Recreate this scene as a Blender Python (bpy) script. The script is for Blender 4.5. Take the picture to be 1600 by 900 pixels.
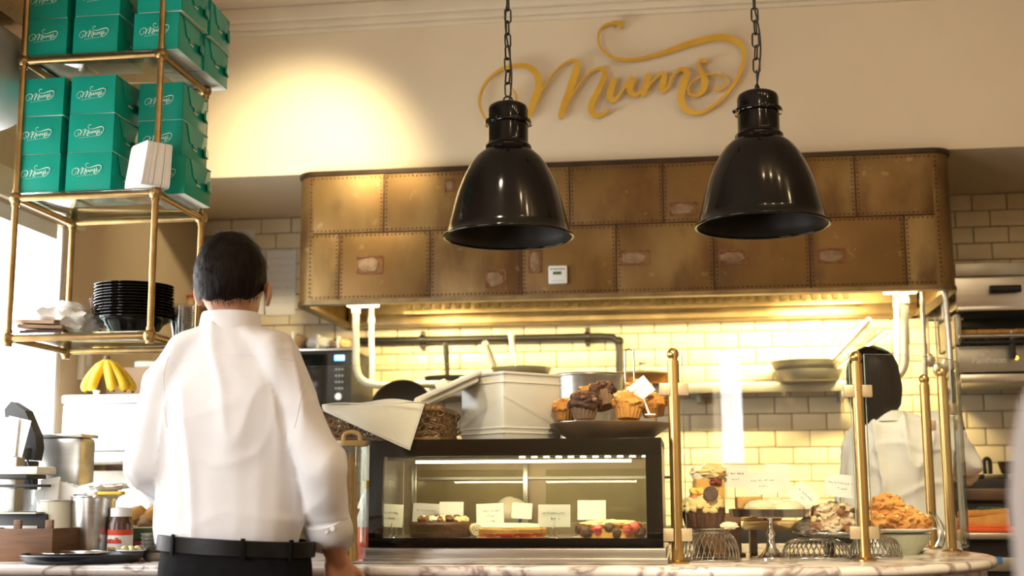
import bpy, bmesh, math, random
from math import sin, cos, pi, radians, atan, tan, sqrt, hypot
from mathutils import Vector, Matrix, noise
random.seed(7)
for _o in list(bpy.data.objects): bpy.data.objects.remove(_o)
scene = bpy.context.scene
COL = scene.collection

# ---------------------------------------------------------------- camera
F = 2000.0; CAMZ = 1.18
YAW = radians(7.8); PIT = atan(318 / F); ROLL = radians(0.25)
FW = Vector((-sin(YAW) * cos(PIT), cos(YAW) * cos(PIT), sin(PIT)))
_r0 = Vector((cos(YAW), sin(YAW), 0)); _u0 = _r0.cross(FW)
RT = _r0 * cos(ROLL) - _u0 * sin(ROLL); UP = _u0 * cos(ROLL) + _r0 * sin(ROLL)
CAM = Vector((0, 0, CAMZ))
cd = bpy.data.cameras.new('camera'); cam = bpy.data.objects.new('camera', cd); COL.objects.link(cam)
cd.sensor_width = 36; cd.lens = F / 1600 * 36; cd.clip_start = 0.02; cd.clip_end = 200
m = Matrix((RT, UP, -FW)).transposed().to_4x4(); m.translation = CAM; cam.matrix_world = m
cd.dof.use_dof = True; cd.dof.focus_distance = 3.68; cd.dof.aperture_fstop = 2.4
scene.camera = cam
# ---------------------------------------------------------------- world, exposure, large lights
vs = scene.view_settings
vs.view_transform = 'Standard'; vs.look = 'None'; vs.gamma = 1.0; vs.use_curve_mapping = False
vs.exposure = 0.4
scene.cycles.use_denoising = True
scene.cycles.max_bounces = 8; scene.cycles.transparent_max_bounces = 24
scene.cycles.caustics_reflective = False; scene.cycles.caustics_refractive = False
scene.cycles.sample_clamp_indirect = 6.0
w = bpy.data.worlds.new('daylight'); scene.world = w; w.use_nodes = True
bg = w.node_tree.nodes['Background']; bg.inputs[0].default_value = (0.93, 0.97, 1.0, 1); bg.inputs[1].default_value = 3.0

def area(name, loc, target, sx, sy, power, col=(1, 1, 1), spread=None):
    l = bpy.data.lights.new(name, 'AREA'); l.shape = 'RECTANGLE'; l.size = sx; l.size_y = sy
    l.energy = power; l.color = col
    if spread: l.spread = spread
    o = bpy.data.objects.new(name, l); COL.objects.link(o); o.location = loc
    o.rotation_euler = (Vector(target) - Vector(loc)).to_track_quat('-Z', 'Y').to_euler(); return o
def spot(name, loc, target, power, ang, col, blend=0.6, rad=0.04):
    l = bpy.data.lights.new(name, 'SPOT'); l.energy = power; l.spot_size = radians(ang); l.spot_blend = blend
    l.color = col; l.shadow_soft_size = rad
    o = bpy.data.objects.new(name, l); COL.objects.link(o); o.location = loc
    o.rotation_euler = (Vector(target) - Vector(loc)).to_track_quat('-Z', 'Y').to_euler(); return o
DAY = (1.0, 0.97, 0.95); WARM = (1.0, 0.75, 0.43); YEL = (1.0, 0.77, 0.34)
# an added right-wall light, and daylight through the side window (left wall, x = -2.35)
area('glass_reflection_light', (3.26, -0.235, 1.73), (0, -0.235, 1.73), 0.27, 0.74, 7, DAY)  # added for the bright strip it reflects in the guard glass
area('side_window_daylight', (-2.43, 3.67, 1.55), (0, 3.67, 1.4), 1.76, 1.25, 36, DAY)
area('side_window_daylight_b', (-2.43, 0.9, 1.55), (0, 1.2, 1.4), 2.0, 1.25, 62, DAY)
# ceiling down-lights of the cafe, warm
for i, (x, y) in enumerate(((-1.2, -1.0), (-0.4, -1.6), (0.5, -1.2), (1.4, -1.6), (2.2, -0.9), (1.9, 1.6), (0.4, 1.4))):
    l = bpy.data.lights.new('ceiling_downlight', 'POINT'); l.energy = 9 if x < 1 else 3; l.color = WARM; l.shadow_soft_size = 0.065
    o = bpy.data.objects.new('ceiling_downlight', l); COL.objects.link(o); o.location = (x, y, 3.08)
for x_, p_ in ((0.1, 120), (0.35, 36), (1.0, 34)):
    spot('added_front_spot', (x_, 0.7, 3.1), (x_ * .8 + .05 if x_ > .2 else -.36, 3.7, 1.22), p_, 44 if x_ > .2 else 27, (1.0, 0.80, 0.50), 0.7, 0.05)  # spots added to brighten the front faces along the counter
for x, y in ((0.30, 2.55), (0.62, 2.60), (1.0, 2.66), (1.5, 2.72)):
    l = bpy.data.lights.new('ceiling_lamp', 'POINT'); l.energy = 2.5; l.color = WARM; l.shadow_soft_size = 0.028
    o = bpy.data.objects.new('ceiling_lamp', l); COL.objects.link(o); o.location = (x, y, 3.10)
spot('wall_spotlight', (-1.32, 4.22, 2.95), (-1.60, 5.10, 2.44), 80, 76, (1.0, 0.83, 0.50), 1.0, 0.05)
spot('wall_spotlight_b', (1.35, 3.75, 3.1), (0.95, 5.10, 2.40), 3, 80, (1.0, 0.80, 0.50), 1.0, 0.06)
spot('counter_spotlight_a', (0.25, 1.2, 3.1), (0.30, 3.72, 1.02), 330, 25, (1.0, 0.83, 0.52), 0.5, 0.05)
spot('bin_fill_spot', (-0.7, 2.6, 3.1), (-0.40, 3.6, 1.25), 75, 28, (1.0, 0.83, 0.55), 0.8, 0.05)  # added front light that brightens the bread bin, basket and muffins
spot('cook_fill_spot', (0.75, 3.3, 3.1), (0.60, 4.5, 1.2), 150, 42, (1.0, 0.83, 0.52), 0.8, 0.05)  # added light, aimed to brighten the cook's jacket
spot('counter_spotlight_d', (-1.7, 2.4, 3.1), (-1.6, 3.6, 1.0), 10, 60, (1.0, 0.86, 0.62), 0.8, 0.05)

# ---------------------------------------------------------------- picking points in the place by their pixel
def ray(px, py): return FW + RT * ((px - 800) / F) - UP * ((py - 450) / F)
def at(px, py, Y): d = ray(px, py); return CAM + d * (Y / d.y)
def atz(px, py, Z): d = ray(px, py); return CAM + d * ((Z - CAMZ) / d.z)
def atx(px, py, X): d = ray(px, py); return CAM + d * (X / d.x)

# ---------------------------------------------------------------- materials
MATS = {}
def mat(name, col, rough=0.5, metal=0.0, col2=None, nscale=8.0, bump=0.0, bscale=40.0, emit=None, estr=0, spec=0.5,
        stretch=(1, 1, 1), mixpos=(0.35, 0.65), coat=0.0, sss=0.0, detail=6.0, sheen=0.0):
    if name in MATS: return MATS[name]
    m = bpy.data.materials.new(name); m.use_nodes = True; nt = m.node_tree; N = nt.nodes; L = nt.links
    b = N['Principled BSDF']
    b.inputs['Base Color'].default_value = (*col, 1); b.inputs['Roughness'].default_value = rough
    b.inputs['Metallic'].default_value = metal; b.inputs['Specular IOR Level'].default_value = spec
    b.inputs['Coat Weight'].default_value = coat
    if sheen: b.inputs['Sheen Weight'].default_value = sheen
    if sss:
        b.inputs['Subsurface Weight'].default_value = sss; b.inputs['Subsurface Radius'].default_value = (0.012, 0.005, 0.003)
    tc = N.new('ShaderNodeTexCoord'); mp = N.new('ShaderNodeMapping'); mp.inputs['Scale'].default_value = stretch
    L.new(tc.outputs['Object'], mp.inputs['Vector'])
    c2 = col2 if col2 else tuple(min(1, c * 0.9) for c in col)
    nz = N.new('ShaderNodeTexNoise'); nz.inputs['Scale'].default_value = nscale; nz.inputs['Detail'].default_value = detail
    L.new(mp.outputs['Vector'], nz.inputs['Vector'])
    rp = N.new('ShaderNodeValToRGB'); rp.color_ramp.elements[0].position = mixpos[0]; rp.color_ramp.elements[1].position = mixpos[1]
    rp.color_ramp.elements[0].color = (*col, 1); rp.color_ramp.elements[1].color = (*c2, 1)
    L.new(nz.outputs['Fac'], rp.inputs['Fac']); L.new(rp.outputs['Color'], b.inputs['Base Color'])
    if bump:
        n2 = N.new('ShaderNodeTexNoise'); n2.inputs['Scale'].default_value = bscale; n2.inputs['Detail'].default_value = 4
        L.new(mp.outputs['Vector'], n2.inputs['Vector'])
        bp = N.new('ShaderNodeBump'); bp.inputs['Strength'].default_value = bump; bp.inputs['Distance'].default_value = 0.01
        L.new(n2.outputs['Fac'], bp.inputs['Height']); L.new(bp.outputs['Normal'], b.inputs['Normal'])
    if emit:
        b.inputs['Emission Color'].default_value = (*emit, 1); b.inputs['Emission Strength'].default_value = estr
    MATS[name] = m; return m
def glass(name, tint=(1, 1, 1), ior=1.45, rough=0.0, extra=0.0):
    m = bpy.data.materials.new(name); m.use_nodes = True; nt = m.node_tree; N = nt.nodes; L = nt.links
    for n in list(N): N.remove(n)
    out = N.new('ShaderNodeOutputMaterial'); mx = N.new('ShaderNodeMixShader'); lw = N.new('ShaderNodeLayerWeight'); lw.inputs[0].default_value = 0.5; pw = N.new('ShaderNodeMath'); pw.operation = 'POWER'; pw.inputs[1].default_value = 5; L.new(lw.outputs['Facing'], pw.inputs[0]); fr = N.new('ShaderNodeMath'); fr.operation = 'MULTIPLY_ADD'; fr.inputs[1].default_value = 0.96; fr.inputs[2].default_value = ((ior - 1) / (ior + 1)) ** 2; L.new(pw.outputs[0], fr.inputs[0])
    tr = N.new('ShaderNodeBsdfTransparent'); tr.inputs[0].default_value = (*tint, 1)
    gl = N.new('ShaderNodeBsdfGlossy'); gl.inputs['Roughness'].default_value = rough
    ad = N.new('ShaderNodeMath'); ad.operation = 'ADD'; ad.inputs[1].default_value = extra
    nz = N.new('ShaderNodeTexNoise'); nz.inputs['Scale'].default_value = 3.0
    ml = N.new('ShaderNodeMath'); ml.operation = 'MULTIPLY_ADD'; ml.inputs[1].default_value = 0.01; ml.inputs[2].default_value = 0.0
    L.new(nz.outputs['Fac'], ml.inputs[0])
    a2 = N.new('ShaderNodeMath'); a2.operation = 'ADD'
    L.new(fr.outputs[0], ad.inputs[0]); L.new(ad.outputs[0], a2.inputs[0]); L.new(ml.outputs[0], a2.inputs[1])
    L.new(a2.outputs[0], mx.inputs[0]); L.new(tr.outputs[0], mx.inputs[1]); L.new(gl.outputs[0], mx.inputs[2])
    L.new(mx.outputs[0], out.inputs[0]); MATS[name] = m; return m
def M_emit(name, col, s):
    return mat(name, (0.8, 0.8, 0.8), 0.5, emit=col, estr=s)

WALL = mat('bulkhead plaster', (0.78, 0.66, 0.48), 0.75, col2=(0.75, 0.63, 0.455), nscale=3, bump=0.02, bscale=60)
BEIGE = mat('beige wall paint', (0.66, 0.52, 0.34), 0.8, col2=(0.62, 0.48, 0.31), nscale=3, bump=0.02, bscale=80)
CEIL = mat('ceiling paint', (0.62, 0.52, 0.40), 0.85, col2=(0.58, 0.48, 0.37), nscale=2)
FLOORM = mat('dark floor', (0.16, 0.11, 0.07), 0.45, col2=(0.11, 0.075, 0.05), nscale=5, stretch=(1, 6, 1))
TILE = mat('cream glazed tile', (0.82, 0.71, 0.50), 0.32, col2=(0.76, 0.64, 0.44), nscale=6, bump=0.04, bscale=25, spec=0.4)
GROUT = mat('tile grout', (0.42, 0.34, 0.22), 0.9, col2=(0.36, 0.28, 0.17), nscale=30)
TRIMM = mat('cream painted trim', (0.78, 0.68, 0.52), 0.55, nscale=4)
WINF = mat('white window frame', (0.85, 0.84, 0.82), 0.45, nscale=4)
GREY = mat('grey duct metal', (0.42, 0.40, 0.39), 0.45, 0.4, col2=(0.36, 0.34, 0.33), nscale=6)
GOLD = mat('gold leaf letters', (0.74, 0.45, 0.05), 0.38, 0.3, col2=(0.66, 0.36, 0.035), nscale=10)
BLACKG = mat('gloss black enamel', (0.006, 0.005, 0.004), 0.10, col2=(0.008, 0.006, 0.005), nscale=6, spec=0.28)
BLACKI = mat('dark lamp lining', (0.014, 0.011, 0.009), 0.45, col2=(0.024, 0.018, 0.014), nscale=14, spec=0.15)
BLACKM = mat('matt black', (0.014, 0.013, 0.013), 0.5, col2=(0.02, 0.018, 0.018), nscale=10)
IRON = mat('black iron', (0.022, 0.02, 0.018), 0.4, 0.3, nscale=20)
BRASS = mat('brushed brass', (0.60, 0.40, 0.15), 0.30, 0.95, col2=(0.48, 0.31, 0.11), nscale=22, stretch=(1, 1, 0.15))
BRASSD = mat('aged brass rack tube', (0.43, 0.285, 0.12), 0.36, 0.9, col2=(0.32, 0.20, 0.08), nscale=18)
STEEL = mat('brushed stainless steel', (0.62, 0.60, 0.56), 0.28, 0.95, col2=(0.52, 0.50, 0.46), nscale=12, stretch=(0.2, 1, 4))
STEELD = mat('dull stainless steel', (0.42, 0.40, 0.36), 0.4, 0.85, col2=(0.34, 0.32, 0.28), nscale=9)
SILVER = mat('polished silver', (0.80, 0.78, 0.74), 0.12, 1.0, col2=(0.72, 0.70, 0.66), nscale=10)
PIPEW = mat('cream painted pipe', (0.80, 0.76, 0.62), 0.35, col2=(0.74, 0.68, 0.52), nscale=6)
GLS = glass('clear guard glass', (0.975, 0.985, 0.975))
GLSE = mat('green glass edge', (0.45, 0.62, 0.52), 0.15, col2=(0.38, 0.55, 0.45), nscale=8)
GLSHELF = glass('rack shelf glass', (0.80, 0.86, 0.84), 1.5, 0.05, 0.10)
PLASC = glass('clear plastic', (0.90, 0.91, 0.90), 1.45, 0.08, 0.10)
JARG = glass('jar glass', (0.95, 0.96, 0.93), 1.45, 0.0, 0.04)
CASEG = glass('display case glass', (0.95, 0.96, 0.90), 1.45, 0.0, 0.02)
TEAL = mat('teal card', (0.003, 0.34, 0.255), 0.3, col2=(0.003, 0.31, 0.23), nscale=5, bump=0.05, bscale=9)
TEAL_LIT = mat('teal card in warm light', (0.015, 0.26, 0.13), 0.5, col2=(0.02, 0.23, 0.11), nscale=5, bump=0.05, bscale=9)  # greener copy of the teal with warm side light put into it; unused
CARDIN = mat('white card inside', (0.80, 0.80, 0.72), 0.7, nscale=6)
PRINT = mat('pale print', (0.62, 0.82, 0.74), 0.5, nscale=6)
PAPER = mat('white paper', (0.84, 0.82, 0.79), 0.75, col2=(0.80, 0.78, 0.74), nscale=5, bump=0.03, bscale=30)
INK = mat('dark ink', (0.03, 0.03, 0.045), 0.6, nscale=10)
SHIRT = mat('white cotton shirt', (0.86, 0.85, 0.87), 0.85, col2=(0.83, 0.82, 0.85), nscale=6, bump=0.05, bscale=45, spec=0.2)
COAT = mat('white chef coat cotton', (0.80, 0.80, 0.78), 0.85, col2=(0.76, 0.77, 0.75), nscale=6, bump=0.06, bscale=40, spec=0.2)
TROUS = mat('black wool trousers', (0.006, 0.006, 0.007), 0.8, spec=0.1, col2=(0.009, 0.009, 0.010), nscale=30, bump=0.05)
LEATH = mat('black leather', (0.006, 0.005, 0.005), 0.4, spec=0.2, col2=(0.010, 0.009, 0.008), nscale=30, bump=0.05)
SKIN = mat('skin', (0.52, 0.27, 0.17), 0.5, col2=(0.46, 0.22, 0.13), nscale=14, bump=0.03, bscale=90, sss=0.12)
HAIR = mat('dark brown hair', (0.006, 0.0035, 0.0025), 0.5, col2=(0.012, 0.007, 0.005), nscale=38, spec=0.12, bump=0.5, bscale=70, stretch=(1, 1, 0.22))
HAIRB = mat('black hair', (0.004, 0.003, 0.003), 0.45, col2=(0.007, 0.005, 0.005), nscale=30, spec=0.12, bump=0.4, bscale=60, stretch=(1, 1, 0.2))
SCALP = mat('thinning crown hair', (0.035, 0.017, 0.011), 0.5, spec=0.2, col2=(0.018, 0.009, 0.007), nscale=45, bump=0.4, bscale=70)
CREAMW = mat('cream enamel tin', (0.80, 0.76, 0.62), 0.35, col2=(0.77, 0.72, 0.58), nscale=5)
WHITEG = mat('white gloss enamel', (0.84, 0.83, 0.78), 0.30, col2=(0.82, 0.80, 0.74), nscale=5)
WHITE = mat('white plastic', (0.86, 0.86, 0.85), 0.4, nscale=5)
CLOTH = mat('white napkin linen', (0.82, 0.79, 0.73), 0.9, col2=(0.79, 0.76, 0.70), nscale=20, bump=0.06, bscale=120)
WICK = mat('brown wicker', (0.17, 0.085, 0.03), 0.55, col2=(0.26, 0.14, 0.05), nscale=25)
WOOD = mat('honey wood', (0.42, 0.23, 0.08), 0.5, col2=(0.32, 0.16, 0.05), nscale=9, stretch=(1, 8, 8))
WOODD = mat('dark stained wood', (0.17, 0.075, 0.028), 0.5, col2=(0.11, 0.045, 0.016), nscale=9, stretch=(1, 1, 7))
WOODL = mat('pale wood', (0.62, 0.42, 0.18), 0.5, col2=(0.54, 0.35, 0.14), nscale=9)
BREAD = mat('breadstick crust', (0.66, 0.38, 0.10), 0.7, col2=(0.52, 0.26, 0.06), nscale=30, bump=0.2)
CHOC = mat('chocolate sponge', (0.045, 0.015, 0.008), 0.6, col2=(0.085, 0.03, 0.014), nscale=25, bump=0.4, bscale=60)
CHOCT = mat('chocolate chips topping', (0.11, 0.045, 0.022), 0.45, col2=(0.30, 0.15, 0.08), nscale=26, bump=0.5, bscale=50, mixpos=(0.45, 0.6))
PAPERC = mat('brown muffin paper', (0.22, 0.13, 0.075), 0.75, col2=(0.30, 0.19, 0.11), nscale=18, bump=0.1)
ORNG = mat('golden muffin crumb', (0.64, 0.30, 0.06), 0.75, col2=(0.44, 0.16, 0.025), nscale=16, bump=0.5, bscale=45)
ORNGT = mat('pale crumble top', (0.78, 0.52, 0.20), 0.8, col2=(0.64, 0.34, 0.09), nscale=22, bump=0.6, bscale=60)
SCONE = mat('golden scone', (0.66, 0.34, 0.09), 0.75, col2=(0.45, 0.17, 0.035), nscale=14, bump=0.5, bscale=50)
ICED = mat('sugared cookie', (0.74, 0.60, 0.44), 0.8, col2=(0.30, 0.13, 0.06), nscale=15, bump=0.6, bscale=50, mixpos=(0.47, 0.6))
CREAM = mat('butter cream', (0.82, 0.66, 0.34), 0.6, col2=(0.76, 0.56, 0.24), nscale=14, bump=0.25, bscale=40)
YELC = mat('yellow icing', (0.85, 0.55, 0.06), 0.5, col2=(0.80, 0.66, 0.25), nscale=16, bump=0.25)
REDB = mat('red berry', (0.45, 0.04, 0.03), 0.3, col2=(0.30, 0.02, 0.02), nscale=16)
PINK = mat('pink icing', (0.72, 0.22, 0.17), 0.5, col2=(0.62, 0.13, 0.10), nscale=16)
SUGAR = mat('icing sugar', (0.86, 0.80, 0.64), 0.9, col2=(0.78, 0.64, 0.40), nscale=10, bump=0.2)
SPONGE = mat('yellow sponge', (0.70, 0.42, 0.12), 0.8, col2=(0.58, 0.30, 0.07), nscale=22, bump=0.4)
RUST = mat('dark stoneware', (0.085, 0.05, 0.026), 0.42, col2=(0.17, 0.10, 0.05), nscale=9, bump=0.12, bscale=18)
BANANA = mat('banana skin', (0.80, 0.52, 0.02), 0.5, col2=(0.70, 0.42, 0.02), nscale=7)
BANT = mat('banana tip', (0.10, 0.07, 0.02), 0.7, nscale=12)
LEMON = mat('lemon yellow', (0.85, 0.55, 0.03), 0.5, nscale=10)
NUT = mat('hazelnut spread', (0.075, 0.028, 0.012), 0.25, nscale=8)
REDL = mat('red label', (0.68, 0.06, 0.02), 0.45, nscale=8)
ORANGE = mat('orange red tray', (0.78, 0.10, 0.012), 0.45, nscale=8)
OLIVE = mat('green olives', (0.40, 0.44, 0.16), 0.4, col2=(0.62, 0.60, 0.36), nscale=20)
BLUED = M_emit('blue display', (0.02, 0.45, 1.0), 2.6)
GREEND = mat('green lcd', (0.06, 0.13, 0.02), 0.3, nscale=8)
AMBER = M_emit('amber pilot light', (1.0, 0.45, 0.03), 6)
BLUE = mat('blue sticker', (0.05, 0.22, 0.62), 0.5, nscale=8)
TOAST = mat('toasted bread', (0.50, 0.22, 0.05), 0.8, col2=(0.62, 0.33, 0.09), nscale=14, bump=0.3)
NAVY = mat('dark navy tray', (0.012, 0.016, 0.028), 0.3, nscale=10)
KRAFT = mat('brown kraft paper', (0.44, 0.30, 0.19), 0.75, col2=(0.36, 0.23, 0.14), nscale=8, bump=0.05)
BROWNC = mat('brown fabric', (0.085, 0.04, 0.035), 0.8, nscale=15)
CURT = mat('pale mauve matt', (0.36, 0.30, 0.27), 0.85, nscale=6)
FOODR = mat('mixed kitchen goods', (0.35, 0.16, 0.06), 0.6, col2=(0.62, 0.45, 0.25), nscale=8)
GREENP = mat('green pan enamel', (0.05, 0.12, 0.07), 0.4, nscale=8)

def hood_metal():
    m = mat('aged brass sheet', (0.215, 0.120, 0.034), 0.45, 0.6, col2=(0.150, 0.078, 0.022), nscale=3.2, bump=0.05, bscale=7, mixpos=(0.3, 0.72))
    nt = m.node_tree; N = nt.nodes; L = nt.links; b = N['Principled BSDF']
    src = b.inputs['Base Color'].links[0].from_socket
    oi = N.new('ShaderNodeObjectInfo')
    tc = N.new('ShaderNodeTexCoord')
    def layer(src, scale, p0, p1, colr, seedmul, fac, st=(1, 1, 1)):
        ad = N.new('ShaderNodeVectorMath'); ad.operation = 'MULTIPLY_ADD'
        cv = N.new('ShaderNodeCombineXYZ')
        for k in range(3): L.new(oi.outputs['Random'], cv.inputs[k])
        ad.inputs[1].default_value = (seedmul,) * 3; L.new(cv.outputs[0], ad.inputs[0])
        mp = N.new('ShaderNodeMapping'); mp.inputs['Scale'].default_value = st; L.new(tc.outputs['Object'], mp.inputs[0]); L.new(mp.outputs[0], ad.inputs[2])
        nz = N.new('ShaderNodeTexNoise'); nz.inputs['Scale'].default_value = scale; nz.inputs['Detail'].default_value = 8; L.new(ad.outputs[0], nz.inputs[0])
        rp = N.new('ShaderNodeValToRGB'); rp.color_ramp.elements[0].position = p0; rp.color_ramp.elements[1].position = p1
        rp.color_ramp.elements[0].color = (0, 0, 0, 1); rp.color_ramp.elements[1].color = (fac, fac, fac, 1); L.new(nz.outputs['Fac'], rp.inputs[0])
        mx = N.new('ShaderNodeMix'); mx.data_type = 'RGBA'; L.new(rp.outputs[0], mx.inputs[0]); L.new(src, mx.inputs[6]); mx.inputs[7].default_value = (*colr, 1)
        return mx.outputs[2]
    s = layer(src, 2.2, 0.5, 0.68, (0.29, 0.20, 0.085), 13.0, 0.7, (1, 1, 0.6))
    s = layer(s, 6.0, 0.50, 0.68, (0.080, 0.034, 0.012), 29.0, 0.8, (1, 1, 0.45))
    s = layer(s, 20.0, 0.64, 0.74, (0.38, 0.28, 0.15), 47.0, 0.5, (1, 1, 1))
    L.new(s, b.inputs['Base Color']); return m
HOOD = hood_metal()
HOODK = mat('dark hood rim', (0.03, 0.015, 0.008), 0.45, 0.5, col2=(0.055, 0.027, 0.012), nscale=14)
RIVET = mat('dark rivet', (0.075, 0.034, 0.013), 0.45, 0.6, col2=(0.045, 0.02, 0.008), nscale=60)

def marble():
    m = mat('white marble', (0.80, 0.74, 0.70), 0.18, col2=(0.70, 0.63, 0.60), nscale=4.5)
    nt = m.node_tree; N = nt.nodes; L = nt.links; b = N['Principled BSDF']; src = b.inputs['Base Color'].links[0].from_socket
    tc = N.new('ShaderNodeTexCoord')
    wv = N.new('ShaderNodeTexNoise'); wv.inputs['Scale'].default_value = 3.6; wv.inputs['Detail'].default_value = 9; wv.inputs['Distortion'].default_value = 1.6
    L.new(tc.outputs['Object'], wv.inputs[0])
    rp = N.new('ShaderNodeValToRGB'); e = rp.color_ramp.elements; e[0].position = 0.455; e[0].color = (0, 0, 0, 1); e[1].position = 0.5; e[1].color = (0.85, 0.85, 0.85, 1)
    x = e.new(0.545); x.color = (0, 0, 0, 1); L.new(wv.outputs['Fac'], rp.inputs[0])
    mx = N.new('ShaderNodeMix'); mx.data_type = 'RGBA'; L.new(rp.outputs[0], mx.inputs[0]); L.new(src, mx.inputs[6]); mx.inputs[7].default_value = (0.20, 0.13, 0.13, 1)
    L.new(mx.outputs[2], b.inputs['Base Color']); return m
MARBLE = marble()

# ---------------------------------------------------------------- mesh builder
class MB:
    def __init__(s): s.v = []; s.f = []; s.mi = []
    def add(s, vs, fs, mi=0):
        n = len(s.v); s.v += [tuple(v) for v in vs]; s.f += [tuple(i + n for i in f) for f in fs]; s.mi += [mi] * len(fs); return s
    def box(s, c, d, rz=0, bev=0.0, M=None, mi=0):
        x, y, z = (k / 2 for k in d)
        if bev <= 0:
            vs = [Vector((a * x, b * y, e * z)) for a in (-1, 1) for b in (-1, 1) for e in (-1, 1)]
            fs = [(0, 1, 3, 2), (4, 6, 7, 5), (0, 4, 5, 1), (2, 3, 7, 6), (0, 2, 6, 4), (1, 5, 7, 3)]
        else:
            bm = bmesh.new(); bmesh.ops.create_cube(bm, size=1)
            bmesh.ops.scale(bm, vec=d, verts=bm.verts)
            bmesh.ops.bevel(bm, geom=list(bm.edges), offset=min(bev, x * .9, y * .9, z * .9), segments=2, affect='EDGES', profile=0.6)
            bm.verts.index_update(); vs = [v.co.copy() for v in bm.verts]; fs = [[v.index for v in f.verts] for f in bm.faces]; bm.free()
        R = M if M is not None else Matrix.Rotation(rz, 3, 'Z')
        c = Vector(c)
        return s.add([R @ v + c for v in vs], fs, mi)
    def tube(s, pts, r, n=10, cap=True, closed=False, mi=0, sq=None):
        pts = [Vector(p) for p in pts]; k = len(pts)
        rs = r if isinstance(r, (list, tuple)) else [r] * k
        vs = []; fs = []
        t0 = (pts[1] - pts[0]).normalized()
        nrm = t0.orthogonal().normalized()
        for i, p in enumerate(pts):
            if closed: t = pts[(i + 1) % k] - pts[i - 1]
            elif i == 0: t = pts[1] - pts[0]
            elif i == k - 1: t = pts[-1] - pts[-2]
            else: t = (pts[i + 1] - p).normalized() + (p - pts[i - 1]).normalized()
            t = t.normalized() if t.length > 1e-9 else t0
            nrm = (nrm - t * nrm.dot(t)); nrm = nrm.normalized() if nrm.length > 1e-6 else t.orthogonal().normalized()
            bn = t.cross(nrm)
            for j in range(n):
                a = 2 * pi * j / n
                vs.append(p + (nrm * cos(a) + bn * sin(a) * (sq or 1)) * rs[i])
        segs = k if closed else k - 1
        for i in range(segs):
            for j in range(n):
                a, b = i * n + j, i * n + (j + 1) % n; c, d = ((i + 1) % k) * n + (j + 1) % n, ((i + 1) % k) * n + j
                fs.append((a, b, c, d))
        if cap and not closed:
            fs.append(tuple(range(n - 1, -1, -1))); fs.append(tuple((k - 1) * n + j for j in range(n)))
        return s.add(vs, fs, mi)
    def lathe(s, prof, c=(0, 0, 0), n=40, M=None, wob=None, mi=0):
        c = Vector(c); vs = []; fs = []
        for i, (r, z) in enumerate(prof):
            for j in range(n):
                a = 2 * pi * j / n; rr = r * (wob(a, i) if wob else 1)
                v = Vector((rr * cos(a), rr * sin(a), z)); vs.append((M @ v if M is not None else v) + c)
        for i in range(len(prof) - 1):
            for j in range(n):
                fs.append((i * n + j, i * n + (j + 1) % n, (i + 1) * n + (j + 1) % n, (i + 1) * n + j))
        if prof[0][0] > 1e-6: fs.append(tuple(range(n - 1, -1, -1)))
        if prof[-1][0] > 1e-6: fs.append(tuple((len(prof) - 1) * n + j for j in range(n)))
        return s.add(vs, fs, mi)
    def lathe_open(s, prof, c=(0, 0, 0), n=40, M=None, wob=None, mi=0):
        c = Vector(c); vs = []; fs = []
        for i, (r, z) in enumerate(prof):
            for j in range(n):
                a = 2 * pi * j / n; rr = r * (wob(a, i) if wob else 1)
                v = Vector((rr * cos(a), rr * sin(a), z)); vs.append((M @ v if M is not None else v) + c)
        for i in range(len(prof) - 1):
            for j in range(n):
                fs.append((i * n + j, i * n + (j + 1) % n, (i + 1) * n + (j + 1) % n, (i + 1) * n + j))
        return s.add(vs, fs, mi)
    def ball(s, c, r, sub=3, M=None, mi=0):
        bm = bmesh.new(); bmesh.ops.create_icosphere(bm, subdivisions=sub, radius=1)
        rr = Vector((r, r, r)) if not hasattr(r, '__len__') else Vector(r); c = Vector(c)
        vs = [Vector((v.co.x * rr.x, v.co.y * rr.y, v.co.z * rr.z)) for v in bm.verts]
        if M is not None: vs = [M @ v for v in vs]
        bm.verts.index_update(); fs = [[v.index for v in f.verts] for f in bm.faces]; bm.free()
        return s.add([v + c for v in vs], fs, mi)
    def lump(s, c, r, seed=0, amp=0.25, freq=2.5, sub=3, M=None):
        bm = bmesh.new(); bmesh.ops.create_icosphere(bm, subdivisions=sub, radius=1)
        rr = Vector((r, r, r)) if not hasattr(r, '__len__') else Vector(r); c = Vector(c); vs = []
        for v in bm.verts:
            k = 1 + amp * noise.fractal(v.co * freq + Vector((seed * 3.7, seed * 1.3, seed)), 0.8, 2.0, 3)
            q = Vector((v.co.x * rr.x, v.co.y * rr.y, v.co.z * rr.z)) * k
            vs.append((M @ q if M is not None else q) + c)
        bm.verts.index_update(); fs = [[v.index for v in f.verts] for f in bm.faces]; bm.free()
        return s.add(vs, fs)
    def poly(s, outline, y0, y1, mi=0):      # outline in (x, z), extruded along y
        n = len(outline); vs = [(x, y0, z) for x, z in outline] + [(x, y1, z) for x, z in outline]
        fs = [tuple(range(n)), tuple(range(2 * n - 1, n - 1, -1))] + [(i, i + n, (i + 1) % n + n, (i + 1) % n) for i in range(n)]
        return s.add(vs, fs, mi)
    def polyz(s, outline, z0, z1, mi=0):     # outline in (x, y), extruded along z
        n = len(outline); vs = [(x, y, z0) for x, y in outline] + [(x, y, z1) for x, y in outline]
        fs = [tuple(range(n - 1, -1, -1)), tuple(range(n, 2 * n))] + [(i, (i + 1) % n, (i + 1) % n + n, i + n) for i in range(n)]
        return s.add(vs, fs, mi)
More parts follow.
